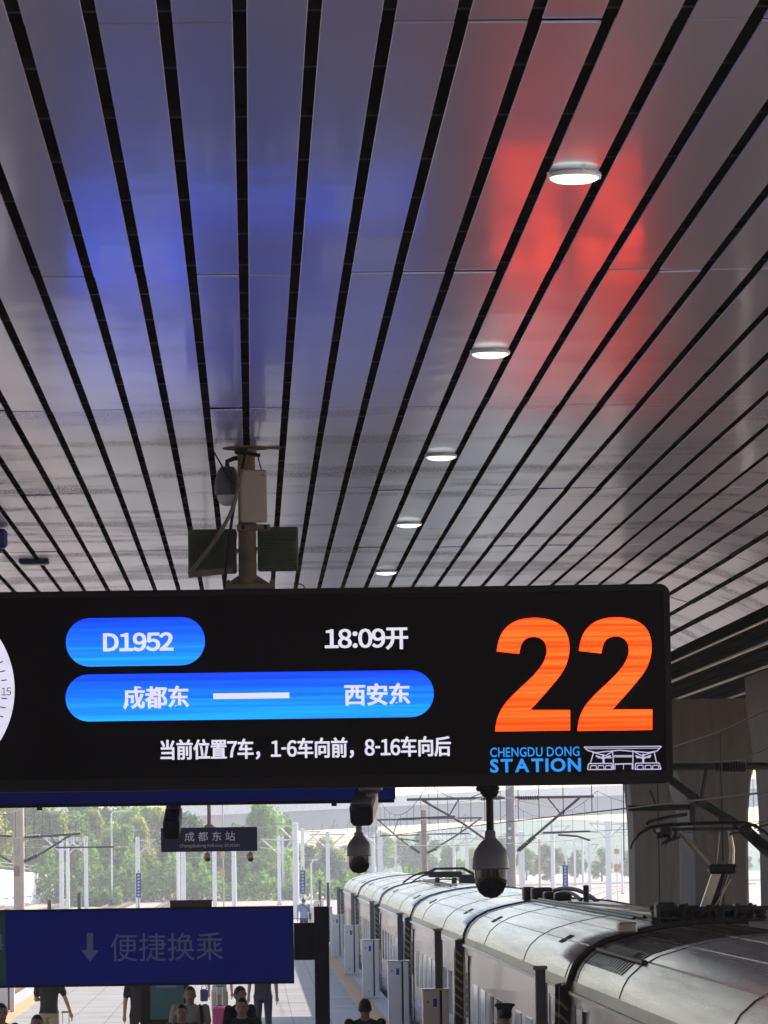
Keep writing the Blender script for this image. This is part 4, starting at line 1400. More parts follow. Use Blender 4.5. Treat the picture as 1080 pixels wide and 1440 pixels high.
gate = make_gate()
ords = ['tall dark post of the nearest gate, in front of the train window', 'grey shaded gate cabinet with a small blue plate', 'grey shaded gate cabinet without sunlight, third along the edge', 'white sunlit gate cabinet, fourth along the platform edge', 'white sunlit gate cabinet, fifth along the platform edge', 'white sunlit gate cabinet beside the dark sign post', 'small far gate post beyond the sign post', 'smallest far gate at the platform end']
gy = [(46.5, 2.95), (69.2, 2.82), (87.0, 2.82), (107.6, 2.82), (128.4, 2.82), (149.8, 2.82), (171, 2.82), (192, 2.82)]
for i, (y, x) in enumerate(gy):
    o = gate if i == 0 else copy_tree(gate)
    o.location = (x, y, 0)
    o['label'] = ords[i]
for i, (x, y) in enumerate(((-5.72, 102), (-5.72, 123), (-5.72, 144))):
    o = copy_tree(gate)
    o.location = (x, y, 0)
    o['label'] = ('white gate cabinet at the far left, under the blue transfer sign', 'white gate hidden mostly behind the transfer sign, second on its edge', 'white gate hidden mostly behind the transfer sign, third on its edge')[i]

# information stand on the platform
YS = 72.0
a, b = P(197, 1376, YS), P(266, 1434, YS)
t = thing('information_stand', 'dark information stand with a teal poster behind the passengers', 'information stand', ((a.x + b.x) / 2, YS, 0))
hz = P(230, 1352, YS).z
MB().cbox(((a.x + b.x) / 2, YS + 0.1, hz / 2 + 0.05), (b.x - a.x, 0.2, hz - 0.1), 0, 0.015).build('casing', M['black'], t)
a2, b2 = P(211, 1380, YS), P(259, 1433, YS)
MB().box((a2.x, YS - 0.006, b2.z), (b2.x, YS - 0.001, hz - 0.15)).build('poster', M['teal'], t)
MB().cbox(((a.x + b.x) / 2, YS + 0.1, 0.03), (b.x - a.x + 0.1, 0.4, 0.06), 0, 0.01).build('foot', M['black'], t)
MB().box((a2.x + 0.1, YS - 0.009, hz - 0.42), (b2.x - 0.12, YS - 0.007, hz - 0.36)).build('print_line', M['signtext'], t)
# small boxes far on the platform
for u, v0, v1, Yq, lab in ((432, 1233, 1264, 178, ''),):
    pass
for u, v, Yq, wd, lab in ((447, 1262, 200, 0.6, 'small pale cabinet at the far platform end'),):
    a = P(u, v, Yq)
    t = thing('cabinet', lab, 'cabinet', (a.x, Yq, 0))
    MB().cbox((a.x, Yq, 0.5), (wd, 0.4, 1.0), 0, 0.02).build('housing', M['gate'], t)
    MB().cbox((a.x, Yq, 1.015), (wd + 0.06, 0.46, 0.03), 0, 0.005).build('lid', M['gate'], t)

# blue column signs
for u0, v0, u1, v1, Yq, lab in ((191, 1228, 198.5, 1262, 200, 'narrow upright blue notice on the white mast left of the hanging station sign'), (422, 1224, 429.5, 1257, 182, 'narrow upright blue notice above the man in the pale blue shirt'), (791, 1217, 799, 1250.5, 160, 'narrow upright blue notice standing beyond the train roof')):
    a, b = P(u0, v0, Yq), P(u1, v1, Yq)
    t = thing('notice_sign', lab, 'sign', ((a.x + b.x) / 2, Yq, 0 if u0 > 300 and u0 < 600 else GZ), 'upright blue notices by the tracks')
    MB().cbox(((a.x + b.x) / 2, Yq, (a.z + b.z) / 2), (b.x - a.x, 0.04, a.z - b.z)).build('plate', M['blueplate'], t)
    MB().tube([((a.x + b.x) / 2, Yq + 0.06, t.location.z), ((a.x + b.x) / 2, Yq + 0.06, a.z + 0.15)], 0.028, 6).build('post', M['mastgrey'], t, True)
    h = (a.z - b.z)
    for i in range(7):
        zc = a.z - h * (0.1 + i * 0.133)
        g_ = MB()
        r5 = random.Random(i + int(u0))
        x_ = (a.x + b.x) / 2
        ww = (b.x - a.x) * 0.30
        g_.box((x_ - ww, Yq - 0.026, zc - 0.012), (x_ + ww, Yq - 0.0205, zc + 0.004))
        g_.box((x_ - ww * 0.7, Yq - 0.026, zc + 0.022), (x_ + ww * 0.8, Yq - 0.0205, zc + 0.034))
        g_.box((x_ - ww * r5.uniform(-.2, .3) - 0.012, Yq - 0.026, zc - 0.04), (x_ + 0.012, Yq - 0.0205, zc + 0.045))
        g_.box((x_ - ww * 0.9, Yq - 0.026, zc - 0.042), (x_ + ww * r5.uniform(0.3, 1), Yq - 0.0205, zc - 0.03))
        g_.build('lettering', M['whitetext'], t)


# ------------------------------------------------------------------ catenary masts
def mast(u, vtop, Y, wpx, mat, label, name='catenary_mast', zbase=GZ, square=False, taper=0.9):
    p = P(u, vtop, Y)
    r = wpx * Y / F / 2
    t = thing(name, label, 'mast', (p.x, Y, zbase), 'catenary masts in the yard')
    if square:
        MB().cbox((p.x, Y, (zbase + p.z) / 2), (2 * r, 2 * r * 0.8, p.z - zbase), 0, 0.01).build('pole', M[mat], t)
    else:
        MB().tube([(p.x, Y, zbase), (p.x, Y, (zbase + p.z) / 2), (p.x, Y, p.z)], [r, r * (1 + taper) / 2, r * taper], 12).build('pole', M[mat], t, True)
    MB().lathe([(r * taper * 1.05, -0.02), (r * taper * 1.05, 0.03), (r * 0.3, 0.06)], (p.x, Y, p.z), 10).build('cap', M[mat], t, True)
    MB().cbox((p.x, Y, zbase + 0.06), (2.6 * r + 0.1, 2.6 * r + 0.1, 0.12), 0, 0.02).build('footing', M['pier'], t)
    return t, r


def arm(t, r, Y, u0, pts_h, pts_d, mat, rr=0.045, insul=(), stays=(), steady=()):
    """Cantilever: horizontal tube, diagonal tube, short stays, steady arm; pixel coordinates at depth Y."""
    q = [P(u, v, Y) for u, v in pts_h]
    MB().tube(q, rr, 7).build('top_tube', M[mat], t, True)
    q = [P(u, v, Y) for u, v in pts_d]
    MB().tube(q, rr, 7).build('strut', M[mat], t, True)
    for (ua, va), (ub, vb) in insul:
        a, b = P(ua, va, Y), P(ub, vb, Y)
        n = 9
        pts, rs = [], []
        for i in range(n * 2 + 1):
            pts.append(a.lerp(b, i / (n * 2)))
            rs.append(rr * (2.1 if i % 2 else 1.1))
        MB().tube(pts, rs, 8).build('insulator', M['armdark'], t)
    for (ua, va), (ub, vb) in stays:
        MB().tube([P(ua, va, Y), P(ub, vb, Y)], rr * 0.6, 6).build('stay', M[mat], t, True)
    for st in steady:
        MB().tube([P(u, v, Y) for u, v in st], rr * 0.8, 6).build('steady_arm', M[mat], t, True)


t, r = mast(717, 1107, 160, 14, 'mastgrey', 'thick grey concrete mast with painted number beside the large dome camera')
arm(t, r, 160, 717, [(724, 1121.5), (780, 1121), (835, 1120)], [(727, 1197), (770, 1160), (815, 1122)], 'armdark', 0.05, insul=(((729, 1122), (758, 1121.4)), ((729, 1196), (752, 1176))), stays=(((770, 1122), (788, 1144)),), steady=([(763, 1171), (830, 1169)], [(785, 1174), (812, 1176), (830, 1182)]))
arm(t, r, 160, 717, [(710, 1122), (640, 1123), (572, 1124.5)], [(707, 1197), (650, 1157), (594, 1125)], 'armdark', 0.05, insul=(((703, 1122), (676, 1122.5)),), stays=(((645, 1124), (631, 1148)),), steady=([(560, 1152), (640, 1148)],))
for k, v in enumerate((1165, 1172, 1178)):          # painted number strokes
    a = P(716.5, v, 160)
    MB().box((a.x - 0.06, 160 - r - 0.004, a.z - 0.05), (a.x + 0.05, 160 - r + 0.02, a.z + 0.05)).build('number_plate', M['whitetext' if k != 1 else 'mastgrey'], t)
t, r = mast(596, 1140, 240, 8.5, 'mastbrown', 'slim brown mast with dark double cantilevers standing behind the train roof')
arm(t, r, 240, 596, [(601, 1151.5), (640, 1150.5), (678, 1150)], [(602, 1199), (640, 1176), (676, 1151)], 'armdark', 0.05, insul=(((601, 1199), (614, 1193)),), stays=(((655, 1150), (648, 1170)),), steady=([(602, 1173), (660, 1172)],))
arm(t, r, 240, 596, [(591, 1152), (560, 1152.5), (530, 1153)], [(590, 1200), (560, 1178), (532, 1153)], 'armdark', 0.05, insul=(((590, 1199), (577, 1190)),), stays=(((560, 1153), (553, 1172)),), steady=([(590, 1174), (535, 1175)], [(560, 1179), (590, 1183)]))
t, r = mast(25.3, 1040, 190, 16.5, 'masttan', 'thick tan mast with a sunlit side and dark arms at the left edge')
arm(t, r, 190, 25, [(34, 1178), (60, 1176), (113, 1172.5)], [(33, 1212), (60, 1199), (99, 1174.5)], 'armdark', 0.05, insul=(((36, 1177.6), (56, 1176)), ((34, 1211.5), (54, 1202))), stays=(((71, 1175.5), (78, 1187)),), steady=([(78, 1192), (160, 1191)],))
arm(t, r, 190, 25, [(17, 1176.5), (-20, 1176), (-70, 1178)], [(16, 1212), (0, 1203), (-50, 1178)], 'armdark', 0.05, insul=(((15, 1176.5), (0, 1176)),), stays=(), steady=())
for v0, v1, mt in ((1190, 1203, 'mastgrey'), (1218, 1232, 'mastbrown')):
    a, b = P(20, v0, 190), P(28, v1, 190)
    MB().box((a.x, 190 - r - 0.012, b.z), (b.x, 190 - r + 0.12, a.z)).build('band_plate', M[mt], t)
wm = [(86, 1175, 380, 6, 'white mast nearest the tan mast, left of a close pair'), (95, 1178, 388, 5, 'white mast, right one of the close pair beside the tan mast'), (120.5, 1177, 378, 5.5, 'white mast standing alone between the tan mast and the blue notice'),
      (193, 1178, 372, 6, 'white mast directly behind the left blue notice'), (250, 1168, 405, 5, 'white mast in front of the hanging station sign, slimmer of two'), (257, 1168, 400, 7, 'broad white mast behind the left half of the station sign'),
      (301, 1172, 385, 6, 'white mast behind the middle of the station sign'), (328.5, 1175, 380, 7, 'white mast behind the right half of the station sign'), (392, 1177, 420, 5, 'white mast of the thin pair right of the station sign, left one'), (397.5, 1177, 460, 3.6, 'thinner white mast of the pair right of the station sign'),
      (415, 1158, 330, 9, 'broad white mast left of the upright blue notice with the man'), (425, 1166, 395, 5, 'white mast directly behind the upright blue notice with the man'), (460.5, 1170, 390, 5.5, 'white mast above the far gate posts'),
      (525, 1172, 350, 5, 'white mast just right of the small dome camera'), (534, 1168, 345, 7, 'broad white mast in the cluster right of the small dome camera'), (556, 1190, 480, 3, 'thin white mast between the dome camera and the brown mast'),
      (638, 1170, 430, 4.5, 'white mast left of the large dome camera'), (656, 1165, 420, 5, 'white mast half hidden by the large dome camera'), (733, 1170, 360, 8, 'broad white mast right behind the grey concrete mast'), (776.5, 1158, 440, 6, 'white mast left of the third blue notice'),
      (795, 1182, 560, 3, 'thin white mast above the third blue notice'), (808, 1186, 580, 3, 'thin white mast just right of the third blue notice'), (819, 1180, 540, 3.4, 'thin white mast between the third notice and the tall white mast'), (828, 1184, 500, 3.4, 'thin white mast just left of the tall white mast'),
      (854.5, 1155, 400, 7.5, 'tall white mast left of the concrete columns'), (874, 1176, 470, 3, 'thin white mast beside the first concrete column'), (758, 1180, 520, 3, 'thin tan mast right of the grey concrete mast')]
for i, (u, v, Y, w_, lab) in enumerate(wm):
    t, r = mast(u, v, Y, w_, 'masttan' if 'tan mast right of' in lab else 'mastwhite', lab, square=i % 3 != 1)
    sd = 1 if i % 2 else -1
    ln = 26 if w_ > 4 else 14
    if w_ > 3.2:
        for s_ in ((sd,) if i % 4 else (1, -1)):
            arm(t, r, Y, u, [(u + s_ * w_ / 2, v + 4), (u + s_ * ln, v + 3)], [(u + s_ * w_ / 2, v + 22), (u + s_ * ln * 0.9, v + 3.5)], 'armpale', 0.06, steady=([(u + s_ * ln * 0.3, v + 16), (u + s_ * ln, v + 15)],))
p = P(313, 1130, 340)
t = thing('signal_post', 'thin orange tinted post with small boxes rising behind the station sign', 'post', (p.x, 340, GZ))
MB().tube([(p.x, 340, GZ), (p.x, 340, p.z)], 0.055, 8).build('pole', M['masttan'], t, True)
for v0, v1 in ((1198, 1204), (1222, 1233)):
    a, b = P(310, v0, 340), P(316.5, v1, 340)
    MB().cbox(((a.x + b.x) / 2, 339.85, (a.z + b.z) / 2), (b.x - a.x, 0.2, a.z - b.z), 0, 0.02).build('signal_box', M['orangebox'], t)
p = P(867, 1188, 330)
t = thing('signal_post', 'thin post with two orange boxes left of the concrete columns', 'post', (p.x, 330, GZ))
MB().tube([(p.x, 330, GZ), (p.x, 330, p.z)], 0.045, 8).build('pole', M['mastwhite'], t, True)
for v0, v1 in ((1194, 1201), (1215, 1226)):
    a, b = P(863.5, v0, 330), P(870.5, v1, 330)
    MB().cbox(((a.x + b.x) / 2, 329.85, (a.z + b.z) / 2), (b.x - a.x, 0.2, a.z - b.z), 0, 0.02).build('signal_box', M['orangebox'], t)
# street lamps
for u, vt, vb, Y, d, lab in ((156.5, 1142, 1270, 430, 18, 'pale street lamp with a long curved arm among the left trees'), (437.5, 1211, 1262, 380, 4, 'short lamp post with a white head right of the blue notice')):
    p = P(u, vt, Y)
    t = thing('street_lamp', lab, 'lamp post', (p.x, Y, GZ))
    e = P(u + d, vt - 2, Y)
    MB().tube([(p.x, Y, GZ), (p.x, Y, p.z - 0.2), (p.x + 0.15, Y, p.z), (e.x, Y, e.z)], [0.09, 0.07, 0.06, 0.05], 8).build('pole', M['mastwhite'], t, True)
    MB().cbox((e.x + 0.1, Y, e.z), (0.6, 0.25, 0.12), 0, 0.03).build('lamp_head', M['mastwhite'], t)

# ------------------------------------------------------------------ overhead wires
def wires(x, zc, zm, y0, y1, span, label):
    t = thing('overhead_wire', label, 'overhead wire', (x, y0, zc), 'contact and messenger wires above the tracks')
    MB().tube([(x, y0 + (y1 - y0) * i / 12, zc) for i in range(13)], 0.011, 5).build('contact_wire', M['wire'], t)
    pts, drops = [], MB()
    n = int((y1 - y0) / span)
    for s in range(n):
        for i in range(8):
            f = i / 8
            pts.append((x, y0 + span * (s + f), zm - 4 * 0.75 * f * (1 - f)))
    MB().tube(pts, 0.010, 5).build('messenger_wire', M['wire'], t)
    for p in pts[1::1]:
        drops.tube([(p[0], p[1], zc), p], 0.007, 4, cap=False)
    tag(drops.build('dropper', M['wire'], t), kind='stuff')


wires(TX + 0.15, 4.12, 5.55, 30, 430, 50, 'overhead line strung directly above the silver train')
wires(12.5, 4.15, 5.6, 60, 430, 50, 'overhead line over the track beyond the concrete columns')
wires(-7.9, 4.15, 5.6, 60, 460, 50, 'overhead line over the track left of the platform')
wires(-13.2, 4.15, 5.6, 80, 460, 50, 'overhead line over the second track on the left')
wires(-18.4, 4.15, 5.6, 80, 460, 50, 'overhead line over the third track on the left')
for i, (a, b, Y0, Y1, lab) in enumerate((((500, 1149), (840, 1153), 150, 300, 'thin cross wire sloping past the dome camera'), ((560, 1190), (900, 1172), 130, 200, 'thin cross wire just above the train roof'), ((640, 1128), (722, 1104), 140, 160, 'thin guy wire rising to the grey concrete mast'),
                              ((670, 1111), (880, 1150), 120, 200, 'thin wire falling towards the concrete columns'), ((40, 1192), (420, 1181), 190, 320, 'long cross wire over the left yard'), ((130, 1207), (480, 1199), 240, 360, 'lower long cross wire over the left yard'), ((180, 1168), (420, 1160), 260, 330, 'upper cross wire behind the station sign'),
                              ((945, 1066), (1085, 1050), 58, 62, 'thin wire in front of the concrete columns'), ((905, 1163), (1085, 1152), 60, 62, 'pale wire crossing over the pantograph bow'), ((876, 1040), (877.5, 1210), 64, 64, 'thin pale rope hanging left of the first concrete column'))):
    p, q = P(*a, Y0), P(*b, Y1)
    tag(MB().tube([p.lerp(q, k / 10) - Vector((0, 0, 0.5 * (k / 10) * (1 - k / 10))) * (0 if i == 9 else 1) for k in range(11)], 0.012 if Y0 > 100 else 0.008, 5).build('span_wire', M['wire'], None, True), lab, 'wire')

# cantilever on the concrete columns, in front of the pantograph
YA = 64.0
q = P(1100, 1078, YA)
t = thing('cantilever_arm', 'dark insulated cantilever reaching out from the concrete columns over the pantograph', 'cantilever', (q.x + 1.2, YA, q.z))
MB().tube([P(946, 1078.5, YA), P(1005, 1078, YA), P(1062, 1077.5, YA), P(1230, 1076, YA)], 0.055, 8).build('top_tube', M['equip'], t, True)
pts, rs = [], []
for i in range(25):
    pts.append(P(1004 + i * 1.9, 1078.2, YA)); rs.append(0.10 if i % 2 else 0.055)
MB().tube(pts, rs, 10).build('insulator', M['ceramic'], t)
MB().tube([P(940, 1094, YA), P(985, 1128, YA), P(1032, 1156, YA), P(1075, 1196, YA), P(1230, 1300, YA)], 0.06, 8).build('strut', M['equip'], t, True)
MB().tube([P(993, 1082, YA), P(985, 1126, YA)], 0.035, 6).build('stay', M['equip'], t, True)
MB().cbox(P(985, 1128, YA), (0.16, 0.14, 0.14), 0, 0.03).build('clamp', M['equip'], t)
MB().cbox(P(1020, 1152, YA), (0.22, 0.12, 0.12), 0, 0.03).build('clamp', M['equip'], t)
MB().tube([P(883, 1136.5, YA), P(930, 1136, YA), P(976, 1135, YA)], 0.045, 7).build('registration_tube', M['equip'], t, True)
MB().tube([P(909, 1160, YA), P(912, 1156, YA), P(940, 1149, YA), P(966, 1145, YA)], 0.03, 7).build('steady_arm', M['equip'], t, True)
MB().cbox(P(974, 1143, YA), (0.10, 0.1, 0.28), 0, 0.02).build('hinge', M['equip'], t)
MB().tube([P(914, 1112, YA), P(921, 1128, YA), P(922, 1140, YA)], 0.016, 6).build('dropper', M['equip'], t, True)
MB().box((P(1100, 1078, YA).x + 1.25, YA - 0.15, GZ), (P(1100, 1078, YA).x + 1.5, YA + 0.15, 6.0)).build('post', M['equip'], t)

# ------------------------------------------------------------------ viaduct
A0, A1 = Vector((P(60, 1150, 540).x, 540, 0)), Vector((P(1250, 1140, 640).x, 640, 0))
VK = 1.75
dv = (A1 - A0).normalized()
nv = Vector((-dv.y, dv.x, 0))
v_ = thing('viaduct', 'pale concrete viaduct with white parapet railings crossing behind the masts', 'viaduct', (A0.x, A0.y, GZ))
LV = (A1 - A0).length


def vz(s):                                   # underside height along the girder
    return 4.7 + 5.0 * s / LV


gir = MB()
rings = []
for i in range(17):
    s = LV * i / 16
    p = A0 + dv * s
    z = vz(s)
    prof_ = [(x * VK, h * VK) for x, h in ((0, 1.95), (0, 1.72), (0.75, 1.5), (1.5, 0.0), (7.0, 0.0), (7.75, 1.5), (8.5, 1.72), (8.5, 1.95))]
    rings.append([p + nv * x + Vector((0, 0, z + h)) for x, h in prof_])
gir.loft(rings, True)
gir.build('girder', M['pier'], v_)
for i in range(16):
    s0, s1 = LV * i / 16 + 0.02, LV * (i + 1) / 16 - 0.02
    q = []
    for s in (s0, s1):
        p, z = A0 + dv * s, vz(s) + 1.955 * VK
        q.append([p + nv * -0.2 + Vector((0, 0, z - 0.8)), p + nv * 0.1 + Vector((0, 0, z - 0.8)), p + nv * 0.1 + Vector((0, 0, z + 0.6)), p + nv * -0.2 + Vector((0, 0, z + 0.6))])
    MB().loft(q, True).build('parapet_panel', M['parapet'], v_)
rl = MB()
n = 44
for i in range(n):
    s = LV * (i + 0.5) / n
    p, z = A0 + dv * s, vz(s) + 1.955 * VK + 0.6
    MB().box((p.x - 0.05, p.y - 0.05, z), (p.x + 0.05, p.y + 0.05, z + 1.3)).build('railing_post', M['parapet'], v_)
for h in (0.65, 1.3):
    MB().bar(A0 + Vector((0, 0, vz(0) + 1.955 * VK + 0.6 + h)), A1 + Vector((0, 0, vz(LV) + 1.955 * VK + 0.6 + h)), 0.09, 0.09).build('railing_bar', M['parapet'], v_)
for f in (0.02, 0.385, 0.73, 0.95):
    s = LV * f
    p = A0 + dv * s + nv * 4.25 * VK
    MB().lathe([(1.0, GZ), (1.0, vz(s) - 1.2), (1.5, vz(s) - 0.3), (1.5, vz(s))], (p.x, p.y, 0), 16).build('pier', M['pier'], v_, True)

# ------------------------------------------------------------------ boundary wall on the left
def wall_run(px, top, label, mat='wallwhite', n=8):
    b0, b1 = PZ(*px[0], GZ), PZ(*px[1], GZ)
    t0, t1 = P(top[0][0], top[0][1], b0.y).z, P(top[1][0], top[1][1], b1.y).z
    d = (b1 - b0).normalized()
    nn = Vector((-d.y, d.x, 0)) * 0.3
    t = thing('boundary_wall', label, 'wall', b0)
    for i in range(n):
        f0, f1 = i / n + 0.002, (i + 1) / n - 0.002
        q = []
        for f in (f0, f1):
            p = b0.lerp(b1, f)
            z = t0 + (t1 - t0) * f
            q.append([p, p + nn, Vector((p.x + nn.x, p.y + nn.y, z)), Vector((p.x, p.y, z))])
        MB().loft(q, True).build('wall_panel', M[mat], t)
        p = b0.lerp(b1, i / n)
        z = t0 + (t1 - t0) * i / n
        MB().box((p.x - 0.06, p.y + 0.05, z), (p.x + 0.06, p.y + 0.17, z + 0.75)).build('fence_post', M['mastgrey'], t)
    for h in (0.35, 0.7):
        MB().bar(b0 + nn * 0.4 + Vector((0, 0, t0 - GZ + h)), b1 + nn * 0.4 + Vector((0, 0, t1 - GZ + h)), 0.05, 0.05).build('fence_rail', M['mastgrey'], t)
    # little arched drains near the foot
    for i in range(n * 2):
        p = b0.lerp(b1, (i + 0.5) / (n * 2))
        MB().box((p.x - 0.5, p.y - 0.03, GZ + 0.75), (p.x + 0.5, p.y + 0.05, GZ + 0.95)).build('drain_lip', M['pier'], t)


wall_run(((-160, 1291), (152, 1262)), ((-160, 1206), (152, 1238)), 'long whitewashed boundary wall with a fence along its top, under the trees', n=14)
wall_run(((158, 1262), (178, 1260)), ((158, 1227), (178, 1227)), 'short whitewashed wall end beside the grey cabin', n=2)
wall_run(((199, 1259), (252, 1256)), ((199, 1229), (252, 1237)), 'farther low whitewashed wall right of the grey cabin', n=5)
b0, b1 = PZ(178, 1261, GZ), PZ(192, 1261, GZ)
zt = P(185, 1224, b0.y).z
t = thing('equipment_cabin', 'blue grey equipment cabin between the whitewashed walls', 'cabin', ((b0.x + b1.x) / 2, b0.y, GZ))
MB().cbox(((b0.x + b1.x) / 2, b0.y + 0.6, (GZ + zt) / 2), (b1.x - b0.x, 1.2, zt - GZ), 0, 0.03).build('housing', M['stationgrey'], t)
MB().cbox(((b0.x + b1.x) / 2, b0.y + 0.6, zt + 0.05), (b1.x - b0.x + 0.2, 1.4, 0.1), 0, 0.02).build('roof', M['pier'], t)

# ------------------------------------------------------------------ trees
def tree_mesh(seed, h, rw, n, leaf):
    """Crown of many leaf-clump faces gathered in uneven boughs."""
    r = random.Random(seed)
    mb = MB()
    blobs = []
    for i in range(16):
        a, f = r.uniform(0, 2 * pi), r.uniform(0.14, 1.0)
        rr = rw * (0.62 * sin(pi * (0.18 + 0.72 * f)) + 0.1) * r.uniform(0.5, 1.1)
        blobs.append((Vector((rr * cos(a), rr * sin(a), h * f * 0.93)), rw * r.uniform(0.24, 0.44)))
    blobs.append((Vector((0, 0, h * 0.86)), rw * 0.36))
    blobs.append((Vector((0, 0, h * 0.55)), rw * 0.6))
    for _ in range(n):
        c, br = r.choice(blobs)
        d = Vector((r.gauss(0, 1), r.gauss(0, 1), r.gauss(0, 0.85))).normalized()
        p = c + d * br * (r.random() ** 0.38)
        if p.z < h * 0.05:
            continue
        u = Vector((r.gauss(0, 1), r.gauss(0, 1), r.gauss(0, 0.6))).normalized()
        v = u.cross(d + Vector((0, 0, 0.3))).normalized()
        s = leaf * r.uniform(0.6, 1.35)
        mb.add([p - u * s, p + v * s * 0.55, p + u * s, p - v * s * 0.55 + d * s * 0.2], [(0, 1, 2, 3)])
    me = bpy.data.meshes.new('crown')
    me.from_pydata(mb.v, [], mb.f)
    tk_ = MB()
    tk_.tube([(0, 0, 0), (0.1, 0, h * 0.3), (0.0, 0.1, h * 0.6), (0, 0, h * 0.85)], [h * 0.032, h * 0.026, h * 0.016, h * 0.006], 8)
    for c, br in blobs[:8]:
        z0_ = min(h * 0.5, c.z * 0.55)
        tk_.tube([(0.05, 0.05, z0_), tuple(Vector((0, 0, z0_)).lerp(c, 0.6) + Vector((0, 0, 0.2))), tuple(c)], [h * 0.014, h * 0.009, h * 0.004], 5)
    return me, tk_.mesh('trunk', M['bark'], True)


protos = {}
for kind, mat, n, leaf in (('yellow', 'leaf_yellow', 5200, 0.30), ('green', 'leaf_green', 5200, 0.30), ('dark', 'leaf_dark', 4400, 0.34)):
    for v in range(2):
        me, tk_ = tree_mesh(hash((kind, v)) % 1000 if False else {'yellow': 11, 'green': 23, 'dark': 37}[kind] + v, 10.0, 4.6, n, leaf)
        me.materials.append(M[mat])
        protos[kind, v] = (me, tk_)


def tree(u, vtop, Y, kind, v, label, wide=1.0, group='trees beyond the yard'):
    p = P(u, vtop, Y)
    h = p.z - GZ
    t = thing('tree', label, 'tree', (p.x, Y, GZ), group, random.uniform(0, 6.28))
    s = h / 10.0
    t.scale = (s * wide, s * wide, s)
    link('crown', protos[kind, v][0], t)
    link('trunk', protos[kind, v][1], t)


row = [(-30, 1128, 'yellow', 'golden'), (12, 1133, 'yellow', 'golden'), (50, 1126, 'green', 'green'), (78, 1137, 'yellow', 'golden'), (103, 1143, 'green', 'green'), (131, 1140, 'yellow', 'golden'),
       (165, 1158, 'green', 'green'), (194, 1150, 'yellow', 'golden'), (226, 1143, 'yellow', 'golden'), (252, 1150, 'green', 'green'), (283, 1158, 'yellow', 'golden'), (312, 1168, 'dark', 'deep green'),
       (340, 1160, 'dark', 'deep green'), (374, 1134, 'green', 'green'), (400, 1150, 'green', 'green')]
names = ['first', 'second', 'third', 'fourth', 'fifth', 'sixth', 'seventh', 'eighth', 'ninth', 'tenth', 'eleventh', 'twelfth', 'thirteenth', 'fourteenth', 'fifteenth', 'sixteenth', 'seventeenth', 'eighteenth']
for i, (u, v, k, w_) in enumerate(row):
    tree(u, v, 470 + (i % 3) * 12, k, i % 2, f'{w_} leafy tree behind the white wall, {names[i]} from the left of its row', random.uniform(0.72, 0.95))
# second row, hazier and darker, fills the gaps
for i in range(15):
    u = -40 + i * 36 + random.uniform(-8, 8)
    tree(u, 1136 + random.uniform(-10, 12) + (44 if 270 < u < 480 else 0), 515 + random.uniform(-10, 15), 'dark' if i % 3 else 'green', i % 2, f'dark leafy tree in the rear row on the left, {names[i]} from the left', 1.0, 'rear row of dark trees')
# right of the board pole: pale far trees
for i in range(13):
    u = 418 + i * 36 + random.uniform(-6, 6)
    tree(u, (1184, 1178, 1190, 1174, 1182, 1170, 1186, 1192, 1178, 1194, 1190, 1196, 1192)[i], 640 + random.uniform(-20, 90), ('green', 'yellow', 'dark')[i % 3], i % 2, f'faded far tree beyond the train, {names[i]} from the left', random.uniform(0.9, 1.2), 'faded trees beyond the train')
for i in range(6):
    u = 884 + i * 40
    tree(u, 1196 - (i % 2) * 8, 720 + i * 10, 'green' if i % 2 else 'dark', i % 2, f'faded far tree seen past the concrete columns, {names[i]} from the left', 1.1, 'faded trees past the columns')

# bushes along the foot of the trees: one mass
bm_ = MB()
rb = random.Random(5)
for i in range(24000):
    if rb.random() < 0.42:
        u = rb.uniform(-60, 290); Y = rb.uniform(455, 466); hmax = 4.2 + 1.0 * sin(u * 0.11) + 0.7 * sin(u * 0.29)
    elif rb.random() < 0.25:
        u = rb.uniform(100, 170); Y = rb.uniform(425, 432); hmax = 1.5 * (0.5 + 0.5 * sin(u * 0.35)) + 0.3
    else:
        u = rb.uniform(270, 690); Y = rb.uniform(455, 470); hmax = 2.3 + 0.7 * sin(u * 0.09) + 0.4 * sin(u * 0.31)
    x = P(u, 1230, Y).x
    z = GZ + hmax * rb.random() ** 0.7
    d = Vector((rb.gauss(0, 1), rb.gauss(0, 1), rb.gauss(0, 1))).normalized()
    e = d.cross(Vector((rb.gauss(0, 1), rb.gauss(0, 1), rb.gauss(0, 1)))).normalized()
    s = rb.uniform(0.16, 0.34)
    p = Vector((x, Y, z))
    bm_.add([p - d * s, p + e * s * 0.6, p + d * s, p - e * s * 0.6], [(0, 1, 2, 3)])
me = bpy.data.meshes.new('bushes')
me.from_pydata(bm_.v, [], bm_.f)
me.materials.append(M['leaf_green'])
tag(link('hedge_undergrowth', me), kind='stuff')

# hills far behind
hl = MB()
rings = []
for i in range(41):
    x = -420 + i * 21
    z = 6 + 7 * (0.5 + 0.5 * sin(i * 0.37)) + 4 * sin(i * 0.83 + 1) + (9 if i < 19 else -9)
    rings.append([(x, 830, GZ - 0.2), (x, 880, GZ + (z + 3) * 0.6), (x, 930, GZ + z + 4), (x, 1000, GZ + z * 0.5), (x, 1040, GZ - 0.2)])
hl.loft(rings, False, closed=False)
tag(hl.build('hill', M['hill'], None, True), kind='structure')


# ------------------------------------------------------------------ people
def seg_d(pts, a, b, ra, rb):
    ab = b - a
    t = np.clip(((pts - a) @ ab) / max(1e-9, ab @ ab), 0, 1)
    return np.linalg.norm(pts - (a + t[:, None] * ab), axis=1) - (ra + (rb - ra) * t)


